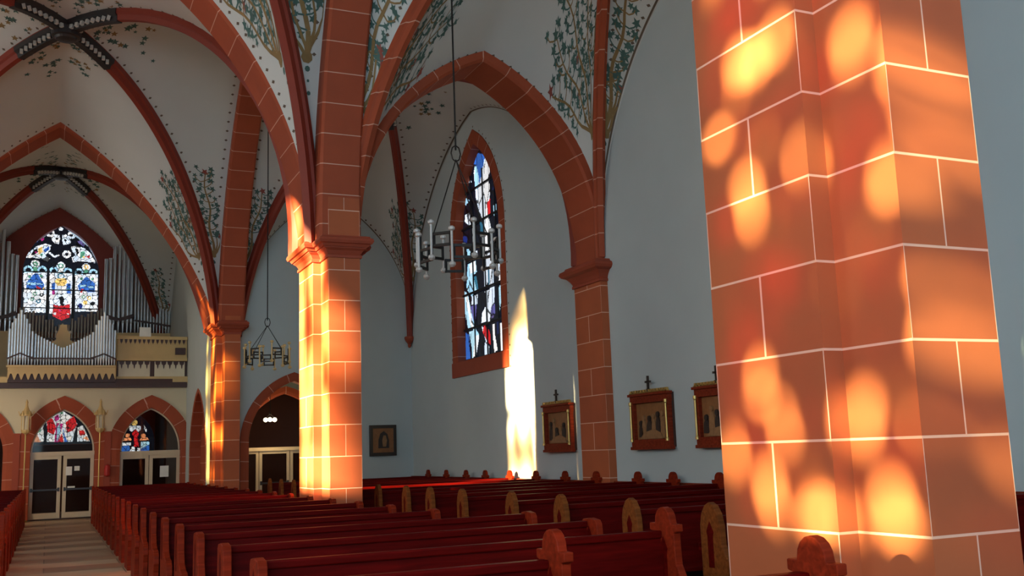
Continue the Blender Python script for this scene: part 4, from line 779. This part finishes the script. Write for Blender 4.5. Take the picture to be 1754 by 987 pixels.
# ------------------------------------------------------------------ stations of the cross and small picture
def relief(yc, lb, seed, lit=1):
    t = thing('framed_relief', lb, 'picture', (XA1-.1, yc, 1.8), 'carved reliefs in red wooden frames on the aisle wall')
    w_, z0, z1, x = .70, 1.80, 2.86, XA1
    MB().box(x-.06, x, yc-w_, yc+w_, z0, z1).build('back_board', 'dark_wood', t)
    fr = MB().box(x-.15, x-.05, yc-w_, yc+w_, z0, z0+.16).box(x-.15, x-.05, yc-w_, yc+w_, z1-.17, z1).box(x-.15, x-.05, yc-w_, yc-w_+.12, z0+.16, z1-.17).box(x-.15, x-.05, yc+w_-.12, yc+w_, z0+.16, z1-.17).box(x-.19, x-.05, yc-w_-.03, yc+w_+.03, z1-.03, z1+.02).box(x-.17, x-.05, yc-w_-.03, yc+w_+.03, z0-.04, z0+.02)
    fr.build('frame', 'wainscot_wood', t, bevel=.006)
    for s_ in (-1, 1): MB().lathe((x-.17, yc+s_*(w_-.05), z0+.12), [(.035, 0), (.035, .05), (.022, .07), (.022, .72), (.035, .74), (.035, .80)], 10).build('colonnette', 'gold', t)
    m = MB()
    for k in range(14): m.box(x-.16, x-.10, yc-w_+.02+k*.1, yc-w_+.07+k*.1, z1+.02, z1+.09)
    m.box(x-.16, x-.10, yc-w_, yc+w_, z1+.02, z1+.045); m.build('crest', 'gold', t)
    MB().box(x-.15, x-.11, yc-.02, yc+.02, z1+.02, z1+.36).box(x-.15, x-.11, yc-.09, yc+.09, z1+.22, z1+.26).box(x-.155, x-.105, yc-.045, yc+.045, z1+.02, z1+.10).build('cross', 'black_wood', t)
    MB().box(x-.07, x-.055, yc-w_+.12, yc+w_-.12, z0+.16, z1-.17).build('ground', 'gold_ground', t)
    rnd = random.Random(seed); m = MB(); m2 = MB()
    for k in range(6):
        y = yc-.42+.17*k+rnd.uniform(-.03, .03); h_ = rnd.uniform(.28, .5); zb = z0+.18+rnd.uniform(0, .06); w2 = rnd.uniform(.07, .11); mm = m if k % 2 else m2
        mm.prism([(y-w2, zb), (y+w2, zb), (y+w2*.8, zb+h_*.6), (y+w2*.4, zb+h_*.85), (y-w2*.4, zb+h_*.85), (y-w2*.8, zb+h_*.6)], PL['X'](x-.10), PL['X'](x-.07))
        mm.prism([(y+.05*math.cos(i*.9), zb+h_*.95+.06*math.sin(i*.9)) for i in range(7)], PL['X'](x-.11), PL['X'](x-.07))
    m2.prism([(yc-.42, z0+.17), (yc+.42, z0+.17), (yc+.25, z0+.30), (yc-.1, z0+.36), (yc-.35, z0+.28)], PL['X'](x-.12), PL['X'](x-.07))
    m.build('dark_figures', 'figure_dark', t); m2.build('pale_figures', 'figure_light', t)
relief(21.22, 'framed relief left of the slim wall pilaster, half of it in warm sun', 1)
relief(17.17, 'framed relief with a black cross on top, right of the slim wall pilaster', 2)
relief(14.88, 'framed relief partly hidden behind the massive near pier', 3)
sp_ = thing('small_picture', 'small dark framed picture of a head on gold, on the far aisle wall', 'picture', (9.95, 31.95, 1.8))
MB().box(9.5, 10.4, 31.93, 32.0, 1.8, 2.8).build('back_board', 'black_wood', sp_)
MB().box(9.5, 10.4, 31.90, 31.95, 1.8, 1.91).box(9.5, 10.4, 31.90, 31.95, 2.69, 2.8).box(9.5, 9.6, 31.90, 31.95, 1.91, 2.69).box(10.3, 10.4, 31.90, 31.95, 1.91, 2.69).build('frame', 'black_wood', sp_, bevel=.008)
MB().box(9.6, 10.3, 31.92, 31.93, 1.91, 2.69).build('gold_ground', 'gold_ground', sp_)
MB().prism([(9.78, 2.05), (10.14, 2.05), (10.14, 2.3), (10.09, 2.5), (9.97, 2.6), (9.85, 2.52), (9.79, 2.32)], PL['Y'](31.9), PL['Y'](31.92)).build('dark_hair', 'figure_dark', sp_)
MB().prism([(9.93, 2.1), (10.04, 2.1), (10.07, 2.3), (10.03, 2.46), (9.95, 2.46), (9.91, 2.3)], PL['Y'](31.89), PL['Y'](31.905)).build('pale_face', 'figure_light', sp_)

# ------------------------------------------------------------------ pews
END = [(-.56, 0), (-.56, .40), (-.60, .52), (-.58, .62), (-.50, .68), (-.36, .70), (-.24, .76), (-.17, .88), (-.16, 1.06), (-.16, 1.13), (-.20, 1.14), (-.20, 1.20), (-.12, 1.20)] + \
      [(.115*math.cos(a), 1.21+.125*math.sin(a)) for a in [math.pi*(1-k/8) for k in range(9)]] + [(.12, 1.20), (.20, 1.20), (.20, 1.14), (.16, 1.13), (.16, 0)]
END0 = END[:9] + [(-.15, 1.12), (-.12, 1.155), (0, 1.17), (.12, 1.155), (.15, 1.12), (.16, 0)]
END1 = END[:8] + [(-.16, 1.06), (-.13, 1.17), (-.07, 1.25), (0, 1.28), (.07, 1.25), (.13, 1.17), (.16, 1.06), (.16, 0)]
def make_pew(w_, knobs=2):
    r = thing('church_pew', '-', 'pew', (0, 0, 0))
    for x in (0, w_):
        e = MB().prism((END if x else END1) if knobs == 2 else (END if x and knobs else END0), PL['X'](x-.035), PL['X'](x+.035)).build('end_panel', 'aisle_end_wood' if knobs == 2 and not x else 'pew_end_wood', r, bevel=.008)
        sl = MB()
        for s_ in (-1, 1):
            sl.prism([(-.045, .66), (.045, .66), (.045, .95), (.06, 1.0), (.0, 1.10), (-.06, 1.0), (-.045, .95)], PL['X'](x+s_*.0365), PL['X'](x+s_*.034))
        sl.build('carved_slot', 'pew_wood', e)
    MB().box(.03, w_-.03, -.52, -.06, .50, .545).build('seat', 'pew_wood', r, bevel=.01)
    bk = MB().prism([(.0, .42), (.03, .42), (.07, 1.08), (.04, 1.08)], PL['X'](.03), PL['X'](w_-.03)); br_ = bk.build('backrest', 'pew_wood', r)
    MB().box(.03, w_-.03, .015, .105, 1.08, 1.14).build('top_rail', 'pew_wood', br_, bevel=.012)
    MB().box(.03, w_-.03, .06, .30, .80, .825).box(.03, w_-.03, .28, .30, .825, .87).build('book_shelf', 'pew_wood', r)
    MB().box(.05, w_-.05, .22, .40, .16, .20).build('kneeler', 'pew_wood', r)
    MB().box(.05, w_-.05, -.06, -.03, .08, .50).build('under_panel', 'dark_wood', r)
    return r
protos = {}
ORD = 'first second third fourth fifth sixth seventh eighth ninth tenth eleventh twelfth thirteenth fourteenth fifteenth sixteenth seventeenth eighteenth nineteenth twentieth twenty-first twenty-second'.split()
def place_pew(x0, x1, y, lb, grp, knobs=0):
    k = (round(x1-x0, 2), knobs)
    if k not in protos: protos[k] = o = make_pew(*k)
    else: o = copy_tree(protos[k])
    o.location = (x0, y, 0); o['label'] = lb; o['group'] = grp
rows = [(4.42, 3.8), (5.97, 3.0), (7.3, 4.72), (8.8, 4.84), (10.36, 4.9), (11.95, 4.36)]
y = 13.5
while y < 36.5:
    rows.append((y, 4.3)); y += 1.58
for k, (y, x1) in enumerate(rows):
    place_pew(1.36, x1, y, 'red-brown wooden pew right of the centre aisle, %s row from the camera' % ORD[k], 'pews right of the centre aisle', 1 if k < 3 else 0)
AY = [8.3, 9.8, 11.5, 13.0, 14.86, 16.33, 17.59, 19.3, 20.75, 22.28, 23.82, 25.43, 26.82, 28.39, 29.97]
for k, y in enumerate(AY):
    place_pew(5.9, 10.78, y, 'red-brown wooden pew in the side aisle, %s row from the camera' % ORD[k], 'pews in the side aisle', 2)
for k in range(12):
    place_pew(-4.3, -.62, 18.2+1.58*k, 'red-brown wooden pew left of the centre aisle, %s of those in view' % ORD[k], 'pews left of the centre aisle')
